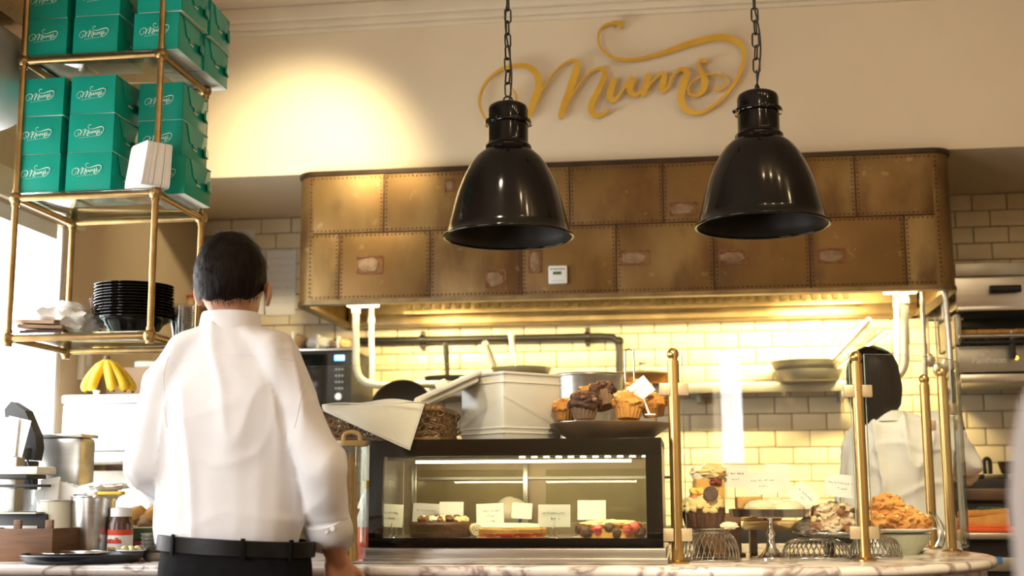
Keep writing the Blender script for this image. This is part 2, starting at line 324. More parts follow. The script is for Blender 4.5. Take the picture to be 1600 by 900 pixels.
    def mesh(s, name, mats, smooth=None):
        me = bpy.data.meshes.new(name); me.from_pydata(s.v, [], s.f)
        ms = mats if isinstance(mats, (list, tuple)) else [mats]
        for m in ms: me.materials.append(m)
        if len(ms) > 1: me.polygons.foreach_set('material_index', s.mi)
        bm = bmesh.new(); bm.from_mesh(me); bmesh.ops.recalc_face_normals(bm, faces=bm.faces); bm.to_mesh(me); bm.free()
        if smooth is not None:
            me.polygons.foreach_set('use_smooth', [True] * len(me.polygons))
            if smooth < 179:
                try: me.set_sharp_from_angle(angle=radians(smooth))
                except Exception: pass
        me.update(); return me
    def build(s, name, mats, parent=None, smooth=35, loc=None):
        me = s.mesh(name, mats, smooth); o = bpy.data.objects.new(name, me); COL.objects.link(o)
        if parent is not None:
            o.parent = parent
        if loc is not None: o.location = loc
        return o
def tag(o, label=None, cat=None, group=None, kind=None):
    if label: o['label'] = label
    if cat: o['category'] = cat
    if group: o['group'] = group
    if kind: o['kind'] = kind
    return o
def thing(name, label, cat, loc=(0, 0, 0), rz=0, group=None):
    o = bpy.data.objects.new(name, None); COL.objects.link(o); o.location = loc; o.rotation_euler = (0, 0, rz)
    o.empty_display_size = 0.05
    return tag(o, label, cat, group)
def dup(root, loc=None, rz=None, label=None, parent=None):
    r = root.copy(); COL.objects.link(r)
    if loc is not None: r.location = loc
    if rz is not None: r.rotation_euler = (0, 0, rz)
    if label: r['label'] = label
    for ch in list(root.children):
        c = ch.copy(); COL.objects.link(c); c.parent = r
        for g in list(ch.children):
            d = g.copy(); COL.objects.link(d); d.parent = c
    return r
def inst(me, name, parent, loc=(0, 0, 0), rot=(0, 0, 0), scale=(1, 1, 1)):
    o = bpy.data.objects.new(name, me); COL.objects.link(o); o.parent = parent; o.location = loc; o.rotation_euler = rot; o.scale = scale
    return o
def struct(name, mb, mats, smooth=None, label=None):
    o = mb.build(name, mats, smooth=smooth); o['kind'] = 'structure'
    if label: o['label'] = label
    return o
def catmull(P, k=8):
    P = [Vector(p) for p in P]; out = []
    for i in range(len(P) - 1):
        a = P[max(i - 1, 0)]; b = P[i]; c = P[i + 1]; d = P[min(i + 2, len(P) - 1)]
        for j in range(k):
            t = j / k; out.append(0.5 * ((2 * b) + (c - a) * t + (2 * a - 5 * b + 4 * c - d) * t * t + (3 * b - a - 3 * c + d) * t ** 3))
    out.append(P[-1]); return out
def text_mesh(txt, size, mat_, extr=0.0004, shear=0.0, bold=0.0):
    c = bpy.data.curves.new('txt', 'FONT'); c.body = txt; c.size = size; c.extrude = extr; c.align_x = 'CENTER'; c.align_y = 'CENTER'
    c.shear = shear; c.offset = bold; c.resolution_u = 3
    o = bpy.data.objects.new('txt', c); COL.objects.link(o)
    dg = bpy.context.evaluated_depsgraph_get(); dg.update()
    me = bpy.data.meshes.new_from_object(o.evaluated_get(dg)); bpy.data.objects.remove(o)
    me.materials.clear(); me.materials.append(mat_); return me
def remesh(mb, vox, it=6, name='body'):
    me = bpy.data.meshes.new(name); me.from_pydata(mb.v, [], mb.f)
    o = bpy.data.objects.new(name, me); COL.objects.link(o)
    r = o.modifiers.new('r', 'REMESH'); r.mode = 'VOXEL'; r.voxel_size = vox
    s = o.modifiers.new('s', 'SMOOTH'); s.factor = 0.5; s.iterations = it
    dg = bpy.context.evaluated_depsgraph_get(); dg.update()
    m2 = bpy.data.meshes.new_from_object(o.evaluated_get(dg)); bpy.data.objects.remove(o)
    m2.polygons.foreach_set('use_smooth', [True] * len(m2.polygons)); return m2
def chain(mb, pts, steps=10, sub=2):
    # pts: (x, y, z, rx, ry, rz) swept with overlapping ellipsoids
    for i in range(len(pts) - 1):
        a, b = pts[i], pts[i + 1]
        for k in range(steps + (1 if i == len(pts) - 2 else 0)):
            t = k / steps; q = [a[j] * (1 - t) + b[j] * t for j in range(6)]
            mb.ball(q[:3], q[3:], sub)
def obj(name, me, parent=None, loc=None, mat_=None):
    o = bpy.data.objects.new(name, me); COL.objects.link(o)
    if parent is not None: o.parent = parent
    if loc is not None: o.location = loc
    if mat_: me.materials.clear(); me.materials.append(mat_)
    return o

# ================================================================ THE SETTING
CEILZ = 3.24; XL = -2.35; XR = 3.2; YF = -3.2; YB = 5.92; SOFZ = 2.508; BULK = 5.10
struct('floor', MB().box(((XL + XR) / 2, (YF + YB) / 2, -0.05), (XR - XL + .6, YB - YF + .6, 0.1)), FLOORM)
struct('ceiling', MB().box(((XL + XR) / 2, (YF + BULK) / 2, CEILZ + .05), (XR - XL + .6, BULK - YF + .6, 0.1)), CEIL)
struct('wall_bulkhead', MB().box(((XL + XR) / 2, (BULK + YB + .1) / 2, (SOFZ + CEILZ + .1) / 2), (XR - XL + .6, YB + .1 - BULK, CEILZ + .1 - SOFZ)), WALL)
# crown moulding along the top of the bulkhead
tr = MB()
for dz, dy, h in ((0.03, 0.05, 0.06), (0.075, 0.03, 0.03), (0.10, 0.018, 0.02)):
    tr.box(((XL + XR) / 2, BULK - dy / 2, CEILZ - dz), (XR - XL, dy, h), bev=0.006)
struct('trim_1', tr, TRIMM, 40)
# right wall
# left wall with two window openings
def wall_with_openings_x(x0, x1, ya, yb, ops):
    mb = MB(); y = ya; xm = (x0 + x1) / 2; dx = x1 - x0
    for (a, b, za, zb) in ops:
        mb.box((xm, (y + a) / 2, CEILZ / 2), (dx, a - y, CEILZ))
        mb.box((xm, (a + b) / 2, za / 2), (dx, b - a, za)); mb.box((xm, (a + b) / 2, (zb + CEILZ) / 2), (dx, b - a, CEILZ - zb)); y = b
    mb.box((xm, (y + yb) / 2, CEILZ / 2), (dx, yb - y, CEILZ)); return mb
WZ0, WZ1 = 0.92, 2.19
struct('wall_right', wall_with_openings_x(XR, XR + .2, YF - .2, YB + .2, ((-.38, -.09, 1.35, 2.11),)), BEIGE)  # opening placed where the guard glass mirrors it as a bright strip
struct('wall_left', wall_with_openings_x(XL - .06, XL, YF - .2, YB + .1, ((-0.1, 1.9, WZ0, WZ1), (2.8, 4.55, WZ0, WZ1))), BEIGE)
mbf = MB(); y = XL
fr = MB(); xs = XL
for (a, b) in ():
    fr.box(((xs + a) / 2, YF - .1, CEILZ / 2), (a - xs, .2, CEILZ)); fr.box(((a + b) / 2, YF - .1, .25), (b - a, .2, .5)); fr.box(((a + b) / 2, YF - .1, (2.6 + CEILZ) / 2), (b - a, .2, CEILZ - 2.6)); xs = b
fr.box(((xs + XR) / 2, YF - .1, CEILZ / 2), (XR - xs, .2, CEILZ))
struct('wall_front', fr, BEIGE)
def window_x(name, a, b):
    root = tag(bpy.data.objects.new(name, None), kind='structure'); COL.objects.link(root); root.location = (XL, (a + b) / 2, WZ0)
    w_, h = b - a, WZ1 - WZ0
    for yy, ww, zz, hh in ((-w_ / 2 + .03, .06, h / 2, h), (w_ / 2 - .012, .024, h / 2, h)):
        MB().box((-.04, yy, zz), (.07, ww, hh), bev=.006).build('window_frame', WINF, root)
    for zz in (.03, h - .03): MB().box((-.04, 0, zz), (.07, w_ - .12, .06), bev=.006).build('window_frame', WINF, root)
    MB().box((-.04, w_ * .18, h / 2), (.05, .045, h - .12), bev=.005).build('mullion', WINF, root)
    MB().box((-.042, 0, h / 2), (.005, w_ - .12, h - .12)).build('pane', GLS, root)
    MB().box((.03, 0, -.015), (.16, w_ + .08, .03), bev=.006).build('window_sill', TRIMM, root)
    MB().box((.015, 0, h + .06), (.03, w_ + .2, .11), bev=.01).build('window_head', TRIMM, root)
window_x('window_1', 2.8, 4.55); window_x('window_2', -0.1, 1.9)
# back wall: backing of grout and single tiles
struct_wall = struct('wall_back', MB().box(((XL + XR) / 2, YB + .05, SOFZ / 2), (XR - XL + .4, .1, SOFZ)), GROUT)
TW, TH = 0.152, 0.0755
tile_me = MB().box((0, -.004, 0), (TW - .005, .010, TH - .005), bev=.0025).mesh('tile', TILE, 40)
rest = MB(); ntile = 0
row = 0; z = SOFZ - TH / 2 - .004
while z > 0.95:
    x = XL + TW / 2 + (TW / 2 if row % 2 else 0)
    while x < 2.4:
        hidden = (-1.45 < x < .95 and z > 2.0) or z < 1.28 or (x < -1.45 and z < 1.60) or x > 1.75 or (x < -1.15 and z < 1.42)
        if hidden: rest.box((x, YB - .004, z), (TW - .005, .010, TH - .005))
        else:
            inst(tile_me, 'tile', struct_wall, (x + random.uniform(-.0005, .0005), YB - random.uniform(0, .0012), z), (random.uniform(-.006, .006), 0, random.uniform(-.004, .004))); ntile += 1
        x += TW
    z -= TH; row += 1
tag(rest.build('tile_field', TILE, struct_wall, None), kind='stuff')

# grey air duct high in the left corner
t = thing('air_duct', 'big round grey air duct along the left wall behind the stacked boxes', 'duct', (-2.175, 2.7, 2.28))
MB().tube([(0, -1.0, .20), (0, 0.98, .20)], .165, 40).build('duct_pipe', GREY, t, 40)
for yy in (-.6, .2, .7): MB().tube([(0, yy - .012, .20), (0, yy + .012, .20)], .168, 40).build('seam_band', GREY, t, 40)
for yy in (-.5, .6): MB().box((0, yy, .66), (.03, .03, .60)).build('hanger_strap', GREY, t)
# brown timber beam under the ceiling, top left
t = thing('ceiling_beam', 'brown boxed beam under the ceiling above the grey duct', 'beam', (-2.22, 2.85, 2.66))
MB().box((0, 0, .13), (.26, 1.9, .25), bev=.008).build('beam_box', WOOD, t); MB().box((0, 0, .43), (.10, 1.7, .30)).build('beam_hanger', WOODD, t)

# ================================================================ GOLD SCRIPT SIGN
LET = {
 'M': [[(800,139,2),(806,147,4),(807,160,5),(800,178,5),(785,192,4),(768,194,3.5),(758,184,3.5),(750,166,4),(751,148,4),(762,126,4),(785,108,5),(812,103,6.5),(830,107,9),(841,122,11),(841,142,12),(834,160,11),(826,184,8)],
       [(832,163,3),(848,140,3),(866,115,3),(882,100,3.5),(895,95,5),(902,100,9),(899,115,12),(890,143,12),(882,165,12),(876,183,9)],
       [(882,170,3),(897,145,3),(915,120,3),(930,109,4),(942,108,6.5),(945,118,9),(936,140,10),(925,163,11),(925,176,10),(934,181,8),(944,178,5),(953,171,2)]],
 'u': [[(960,124,9),(955,140,11),(953,152,10),(960,157,7),(972,143,3.5),(988,123,9),(984,138,10),(987,147,9),(996,148,6),(1010,136,3.5)]],
 'm': [[(1014,118,9),(1010,132,10),(1005,149,9)], [(1006,146,3),(1018,130,3),(1030,118,4.5),(1038,117,8),(1036,130,10),(1035,141,9),(1043,138,5),(1050,122,3.5),(1060,111,4.5),(1069,109,8),(1073,117,10),(1067,137,11),(1064,156,11),(1071,171,9),(1085,177,6.5),(1102,174,5),(1128,155,5),(1148,130,5.5),(1160,103,6),(1162,80,7),(1150,65,9),(1130,59,10),(1108,61,10),(1070,71,9),(1030,85,6.5),(990,94,5),(962,92,4.5),(942,79,4),(935,62,4),(940,45,4),(955,37,4.5),(968,36.5,7),(972,42,8)]],
 's': [[(1101,97,8),(1095,94,5),(1092,104,5),(1098,118,9),(1101,130,11),(1098,142,9),(1090,149,6),(1078,148,3.5),(1076,138,2.5),(1085,126,2),(1100,119,2.2),(1118,117,2.6),(1132,121,3),(1134,133,3.4),(1126,141,3.4),(1116,139,4)]],
}
SY = 5.065
def stroke_uv(st):
    P = []
    for (px, py, w_) in st:
        a = at(px, py, SY); P.append((a.x, a.z, w_ * 0.00258))
    return P
RIB = [0]
def ribbon(mb, st, y0, y1, k=7):
    S = catmull([Vector((u, v, w_)) for u, v, w_ in st], k); n = len(S); Lf = []; Rt = []
    for i, p in enumerate(S):
        a, b = S[max(i - 1, 0)], S[min(i + 1, n - 1)]
        t = Vector((b.x - a.x, b.y - a.y)); t = t.normalized() if t.length > 1e-9 else Vector((1, 0))
        nn = Vector((-t.y, t.x)); h = max(p.z, .0004) / 2
        c = Vector((p.x, p.y)); Lf.append(c + nn * h); Rt.append(c - nn * h)
    def tip(i, sgn):
        p = S[i]; q = S[i + (1 if i == 0 else -1)]; d = Vector((p.x - q.x, p.y - q.y)).normalized(); return Vector((p.x, p.y)) + d * p.z * .45
    t0, t1 = tip(0, 1), tip(n - 1, 1)
    vs = []
    RIB[0] = (RIB[0] + 1) % 7; e_ = (y1 - y0) * .0006
    for yy in (y0, y1):
        sg = -1 if yy == y0 else 1; q0 = RIB[0] * (y1 - y0) * .02
        vs += [(q.x, yy + sg * (e_ * i + q0), q.y) for i, q in enumerate(Lf)] + [(q.x, yy + sg * (e_ * i + q0), q.y) for i, q in enumerate(Rt)] + [(t0.x, yy + sg * q0, t0.y), (t1.x, yy + sg * (e_ * n + q0), t1.y)]
    N = 2 * n + 2; fs = []
    for i in range(n - 1):
        fs.append((i, i + 1, n + i + 1, n + i)); fs.append((N + i, N + n + i, N + n + i + 1, N + i + 1))
        fs.append((i, N + i, N + i + 1, i + 1)); fs.append((n + i, n + i + 1, N + n + i + 1, N + n + i))
    for o_ in (0, N):
        fs.append((o_, o_ + n, o_ + 2 * n)); fs.append((o_ + n - 1, o_ + 2 * n + 1, o_ + 2 * n - 1))
    fs += [(0, 2 * n, N + 2 * n, N), (n, N + n, N + 2 * n, 2 * n), (n - 1, N + n - 1, N + 2 * n + 1, 2 * n + 1), (2 * n - 1, 2 * n + 1, N + 2 * n + 1, N + 2 * n - 1)]
    mb.add(vs, fs)
SC = at(955, 110, SY)
sign = thing('wall_sign', 'gold script lettering Mums mounted on the cream wall above the hood', 'sign', (SC.x, BULK, SC.z))
LOGO = MB()
for key in 'Mums':
    mb = MB()
    for st in LET[key]:
        S = [(u - SC.x, v - SC.z, w_) for u, v, w_ in stroke_uv(st)]
        ribbon(mb, S, SY - .006 - BULK, SY + .006 - BULK)
        ribbon(LOGO, [(u, v, w_ * 1.25) for u, v, w_ in S], -.004, .004, 4)
    mb.build('letter', GOLD, sign, None)
for (px, py) in ((792, 150), (895, 120), (985, 140), (1072, 140), (1150, 64), (960, 38)):
    a = at(px, py, SY); MB().tube([(a.x - SC.x, SY - BULK, a.z - SC.z), (a.x - SC.x, 0, a.z - SC.z)], .003, 8).build('stand_off_pin', GOLD, sign)
logo_scale = 0.088 / 1.05
for v_i in range(len(LOGO.v)):
    x_, y_, z_ = LOGO.v[v_i]; LOGO.v[v_i] = (x_ * logo_scale, y_ * .1, z_ * logo_scale)
sub = [(-.028 + i * .0062, -.0225 + i * .0006) for i in range(10)]
for (a, b) in sub: LOGO.box((a, 0, b), (.0022, .0007, .0022))
LOGO_ME = LOGO.mesh('logo', PRINT)

# ================================================================ EXTRACTOR HOOD
HX0, HX1, HZ0, HZ1, HY0, HY1 = -1.60, 1.045, 1.955, 2.505, 5.06, 5.915
GREASY = mat('greasy hood steel', (0.26, 0.185, 0.095), 0.42, 0.85, col2=(0.17, 0.12, 0.06), nscale=9)
hood = thing('extractor_hood', 'large riveted aged brass extractor hood over the kitchen range', 'hood', ((HX0 + HX1) / 2, HY0, HZ0))
hc = Vector(hood.location)
def rounded_u(x0, x1, y0, y1, r, n=8):
    P = [(x0, y1)]
    for i in range(n + 1): a = pi + (pi / 2) * i / n; P.append((x0 + r + r * cos(a), y0 + r + r * sin(a)))
    for i in range(n + 1): a = 1.5 * pi + (pi / 2) * i / n; P.append((x1 - r + r * cos(a), y0 + r + r * sin(a)))
    P.append((x1, y1)); return P
def ushell(mb, x0, x1, y0, y1, r, th, z0, z1):
    A = rounded_u(x0, x1, y0, y1, r); B = rounded_u(x0 + th, x1 - th, y0 + th, y1, max(r - th, .005)); n = len(A)
    vs = [(x, y, z0) for x, y in A] + [(x, y, z1) for x, y in A] + [(x, y, z0) for x, y in B] + [(x, y, z1) for x, y in B]; fs = []
    for i in range(n - 1):
        fs += [(i, i + 1, n + i + 1, n + i), (2 * n + i, 3 * n + i, 3 * n + i + 1, 2 * n + i + 1), (i, 2 * n + i, 2 * n + i + 1, i + 1), (n + i, n + i + 1, 3 * n + i + 1, 3 * n + i)]
    fs += [(0, n, 3 * n, 2 * n), (n - 1, 3 * n - 1, 4 * n - 1, 2 * n - 1)]
    mb.add(vs, fs)
L0, L1 = HX0 - hc.x, HX1 - hc.x; D = HY1 - HY0; HH = HZ1 - HZ0
sh = MB(); ushell(sh, L0, L1, 0, D, .075, .012, 0, HH); sh.build('shell', HOOD, hood, 35)
rim = MB(); ushell(rim, L0 - .008, L1 + .008, -.008, D, .083, .02, HH - .018, HH + .001); rim.build('top_rim', HOODK, hood, 35)
rim = MB(); ushell(rim, L0 - .006, L1 + .006, -.006, D, .081, .05, -.012, .006); rim.build('bottom_rim', GREASY, hood, 35)
MB().box(((L0 + L1) / 2, D / 2, HH - .01), (L1 - L0 - .06, D - .04, .01)).build('top_plate', STEELD, hood)
def hx(px, py): return at(px, py, HY0).x - hc.x
def hz(px, py): return at(px, py, HY0).z - hc.z
SEAMZ = hz(960, 351)
upper = [hx(p, 310) for p in (600, 742, 890, 1036, 1187, 1337)]; lower = [hx(p, 400) for p in (530, 672, 815, 963, 1115, 1265, 1415)]
RV = MB(); rv_bm = MB().ball((0, 0, 0), (.0038, .0026, .0038), 1)
def rivet(x, z): RV.add([(v[0] + x + random.uniform(-.001, .001), v[1] - .0035, v[2] + z + random.uniform(-.001, .001)) for v in rv_bm.v], rv_bm.f)
xe0, xe1 = L0 + .075, L1 - .075
for (cuts, z0, z1) in ((upper, SEAMZ, HH - .02), (lower, .006, SEAMZ)):
    X = [xe0] + cuts + [xe1]
    for i in range(len(X) - 1):
        a, b = X[i], X[i + 1]; th = random.uniform(.002, .0042)
        MB().box(((a + b) / 2, -th / 2 + .0005, (z0 + z1) / 2), (b - a - .003, th, z1 - z0 - .003), bev=.0012).build('plate', HOOD, hood, 40)
    for c in cuts:
        zz = z0 + .012
        while zz < z1 - .008: rivet(c - .011, zz); rivet(c + .011, zz); zz += .0165
    for zz in (z0 + .011, z1 - .011):
        xx = L0 + .075
        while xx < L1 - .075: rivet(xx, zz); xx += .0175
    for s_, x_ in ((-1, xe0 - .012), (1, xe1 + .012)):
        zz = z0 + .015
        while zz < z1 - .01: rivet(x_, zz); zz += .018
tag(RV.build('rivets', RIVET, hood, 60), kind='stuff')
seam = MB()
for (cuts, z0, z1) in ((upper, SEAMZ, HH - .02), (lower, .006, SEAMZ)):
    for c in cuts: MB().box((c, -.0024, (z0 + z1) / 2), (.007, .004, z1 - z0), bev=.001).build('seam_strip', RIVET, hood)
MB().box(((L0 + L1) / 2, -.0024, SEAMZ), (xe1 - xe0, .004, .007), bev=.001).build('seam_strip', RIVET, hood)
LBL = mat('scraped label residue', (0.30, 0.20, 0.115), 0.55, 0.2, col2=(0.18, 0.10, 0.045), nscale=30)
LBR = mat('reddish label outline', (0.16, 0.045, 0.02), 0.5, 0.3, col2=(0.22, 0.09, 0.035), nscale=40, mixpos=(.45, .6))
for (px, py, w_, h_) in ((992, 403, 44, 21), (1146, 402, 42, 20), (1299, 400, 38, 20), (1068, 327, 40, 19), (836, 409, 18, 34), (578, 414, 40, 26), (775, 436, 30, 26), (703, 290, 14, 18)):
    a = (hx(px, py), hz(px, py)); W, Hh = w_ * .00262, h_ * .00262
    p = MB()
    for (cx, cz, dx, dz) in ((0, Hh / 2, W, .007), (0, -Hh / 2, W, .007), (-W / 2, 0, .007, Hh), (W / 2, 0, .007, Hh)): p.box((a[0] + cx, -.0052, a[1] + cz), (dx, .0016, dz))
    fo = p.build('label_outline', LBR, hood)
    q = MB(); q.lump((0, 0, 0), (W * .40, .0009, Hh * .40), seed=px, amp=.35, freq=1.6, sub=3); q.v = [(v[0] + a[0] - W * .06, v[1] - .0052, v[2] + a[1]) for v in q.v]
    q.build('label_residue', LBL, fo)
# inside of the hood: liner, gutter, baffle filters, lamps
MB().box(((L0 + L1) / 2, D - .10, .020), (L1 - L0 - .06, .03, .05), bev=.004).build('grease_gutter', GREASY, hood)
MB().box(((L0 + L1) / 2, D - .05, -.002), (L1 - L0 - .02, .09, .02), bev=.004).build('rear_lip', GREASY, hood)
lin = MB(); lin.add([(L0 + .03, .06, .02), (L1 - .03, .06, .02), (L1 - .03, D - .1, .34), (L0 + .03, D - .1, .34)], [(0, 1, 2, 3)])
MB().box(((L0 + L1) / 2, .045, .018), (L1 - L0 - .16, .06, .02), bev=.003).build('front_lip', GREASY, hood)
MB().box(((L0 + L1) / 2, D - .09, .25), (L1 - L0 - .05, .01, .42)).build('back_liner', GREASY, hood)
sl = MB().box((0, 0, 0), (.026, .02, .22), bev=.004, M=Matrix.Rotation(radians(-32), 3, 'X')).mesh('baffle_slat', STEEL, 40)
sl.materials[0] = GREASY
for k in range(44):
    inst(sl, 'baffle_slat', hood, (L0 + .36 + k * .0448, D - .25, .135))
MB().box((0.02, D - .21, .036), (2.05, .02, .010)).build('filter_rail', GREASY, hood)
LAMPW = M_emit('hood lamp diffuser', (1.0, .83, .42), 22)
for k, (px, py) in enumerate(((566, 483), (1408, 462))):
    a = at(px, py, 5.34) - hc
    c = MB().box((a.x, a.y, a.z + .04), (.17, .12, .03), bev=.006).build('lamp_housing', STEEL, hood)
    MB().box((a.x, a.y, a.z + .02), (.13, .08, .014), bev=.004).build('lamp_diffuser', LAMPW, c)
area('hood_lamp_light_a', (HX0 + .40, 5.36, 1.97), (HX0 + .62, 5.86, 1.45), .22, .10, 7, YEL)
area('hood_lamp_light_b', (HX1 - .36, 5.36, 1.97), (HX1 - .52, 5.90, 1.6), .22, .10, 18, YEL)
area('hood_fill_light', ((HX0 + HX1) / 2, 5.165, 2.05), ((HX0 + HX1) / 2, 5.85, 1.5), 2.0, .07, 11, YEL, radians(85))  # extra light with no lamp, added behind the front lip to brighten the tiles
# thermostat box on the hood
a = at(872, 430, HY0 - .012)
t = thing('thermostat_box', 'small square white thermostat with a green display on the hood front', 'thermostat', (a.x, HY0 - .004, a.z))
MB().box((0, -.012, 0), (.076, .024, .074), bev=.006).build('case', WHITE, t)
MB().box((-.002, -.0245, .006), (.034, .002, .012)).build('display', GREEND, t)
pr = MB()
for k in range(9): pr.box((-.028 + k * .0068, -.0245, .023), (.0045, .0012, .004 if k % 3 else .006))
for k in range(6): pr.box((-.024 + k * .009, -.0245, -.025), (.004, .0012, .002))
pr.build('printed_marks', INK, t, None)

# ================================================================ PENDANT LAMPS
link = MB(); lp = []
for i in range(20):
    a = 2 * pi * i / 20; r = .0095
    lp.append((r * cos(a), 0, (.0125 if sin(a) > 0 else -.0125) + r * sin(a)))
link.tube(lp, .0027, 6, closed=True); link_me = link.mesh('chain_link', IRON, 60)
S1 = 2000 / 3.74
def pendant(label, px, py_rim, py_top, sc, rlean):
    base = at(px, py_rim, 3.65); top = at(px, py_top, 3.65).z - base.z
    t = thing('pendant_lamp', label, 'lamp', base, rlean, 'black pendant lamps over the counter')
    k = sc / S1
    def R(p): return p * k
    hgt = top; zs = hgt / 210.0   # 210 px from rim to collar top
    prof = [(101, 0), (101.5, 2), (100, 4), (97.5, 6), (95, 16), (91, 31), (86, 50), (80, 70), (72, 90), (62, 110), (52, 124), (43, 132), (36, 137)]
    out = [(R(r), z * zs) for r, z in prof]
    inn = [(R(r) - .003, z * zs - (.002 if i > 2 else 0)) for i, (r, z) in enumerate(prof[1:])]
    sh = MB(); sh.lathe_open(out, n=72); sh.build('shade', BLACKG, t, 60)
    li = MB(); li.lathe_open([(R(100), .0005)] + inn[1:] + [(.002, inn[-1][1])], n=72); li.build('shade_lining', BLACKI, t, 60)
    rm = MB(); rm.tube([(R(101) * cos(2 * pi * i / 72), R(101) * sin(2 * pi * i / 72), .001) for i in range(72)], .0042, 8, closed=True); rm.build('shade_rim', BLACKG, t, 60)
    co = MB(); co.lathe([(R(36), 133 * zs), (R(37), 136 * zs), (R(37), 142 * zs), (R(33), 146 * zs), (R(32), 150 * zs), (R(32), 176 * zs), (R(36.5), 177 * zs), (R(37.5), 180 * zs), (R(36.5), 183 * zs), (R(32), 184 * zs), (R(32), 200 * zs), (R(30), 206 * zs), (R(24), 210 * zs), (.001, 211 * zs)], n=48)
    cc = co.build('collar', BLACKG, t, 40)
    for a in (0.3, 2.2, 4.2): MB().ball((R(38) * cos(a), R(38) * sin(a), 180 * zs), .005, 2).build('collar_screw', BLACKG, cc)
    MB().tube([(.013 * cos(2 * pi * i / 20), 0, 216 * zs + .013 * sin(2 * pi * i / 20)) for i in range(20)], .0028, 6, closed=True).build('hook_ring', IRON, t)
    z = 216 * zs + .012; n = 0
    while z + base.z < CEILZ - .05:
        inst(link_me, 'chain_link', t, (random.uniform(-.001, .001), 0, z + .022), (random.uniform(-.08, .08), 0, (pi / 2 if n % 2 else 0) + .5 + random.uniform(-.3, .3))); z += .0385; n += 1
    cb = [(.002 + .009 * sin(i * .55), -.004 + .009 * cos(i * .55), 208 * zs + i * .03) for i in range(int((CEILZ - base.z - 208 * zs) / .03) + 1)]
    MB().tube(catmull(cb, 3), .0026, 6).build('cable', BLACKM, t)
    MB().lathe([(.055, CEILZ - base.z - .03), (.055, CEILZ - base.z - .005), (.02, CEILZ - base.z)], n=30).build('ceiling_rose', BLACKG, t)
    return t
pendant('gloss black dome pendant lamp hanging left, before the M of the sign', 794.5, 371, 163, 1.0, 0.2)
pendant('gloss black dome pendant lamp hanging right, beyond the s of the sign', 1191, 353, 145, 1.0, 1.1)

# ================================================================ HANGING BRASS RACK
RX0, RX1, RY0, RY1 = -1.975, -1.537, 3.50, 3.86; RZ = (1.630, 2.052, 2.478)
rack = thing('hanging_rack', 'brass tube rack with glass shelves hanging from the ceiling at left', 'rack', ((RX0 + RX1) / 2, (RY0 + RY1) / 2, RZ[0]))
rc = Vector(rack.location)
cor = [(RX0, RY0), (RX1, RY0), (RX1, RY1), (RX0, RY1)]
ballm = MB(); ballm.ball((0, 0, 0), .0195, 3); ball_me = ballm.mesh('ball_joint', BRASSD, 180)
colm = MB(); colm.tube([(0, 0, -.024), (0, 0, .024)], .0122, 16); col_me = colm.mesh('joint_collar', BRASSD, 40)
for (x, y) in cor:
    MB().tube([(x - rc.x, y - rc.y, -.01), (x - rc.x, y - rc.y, CEILZ - rc.z)], .0098, 16).build('post', BRASSD, rack, 60)
    for z in RZ:
        inst(ball_me, 'ball_joint', rack, (x - rc.x, y - rc.y, z - rc.z)); inst(col_me, 'joint_collar', rack, (x - rc.x, y - rc.y, z - rc.z))
for z in RZ:
    for i in range(4):
        a, b = Vector((*cor[i], z)) - rc, Vector((*cor[(i + 1) % 4], z)) - rc
        MB().tube([a, b], .0098, 16).build('rail', BRASSD, rack, 60)
    MB().box((0, 0, z - rc.z + .0125), (RX1 - RX0 + .012, RY1 - RY0 + .012, .005), bev=.001).build('glass_shelf', GLSHELF, rack)
SHZ = [z + .0152 for z in RZ]

ORD = 'first second third fourth fifth sixth seventh eighth ninth tenth eleventh twelfth thirteenth'.split()
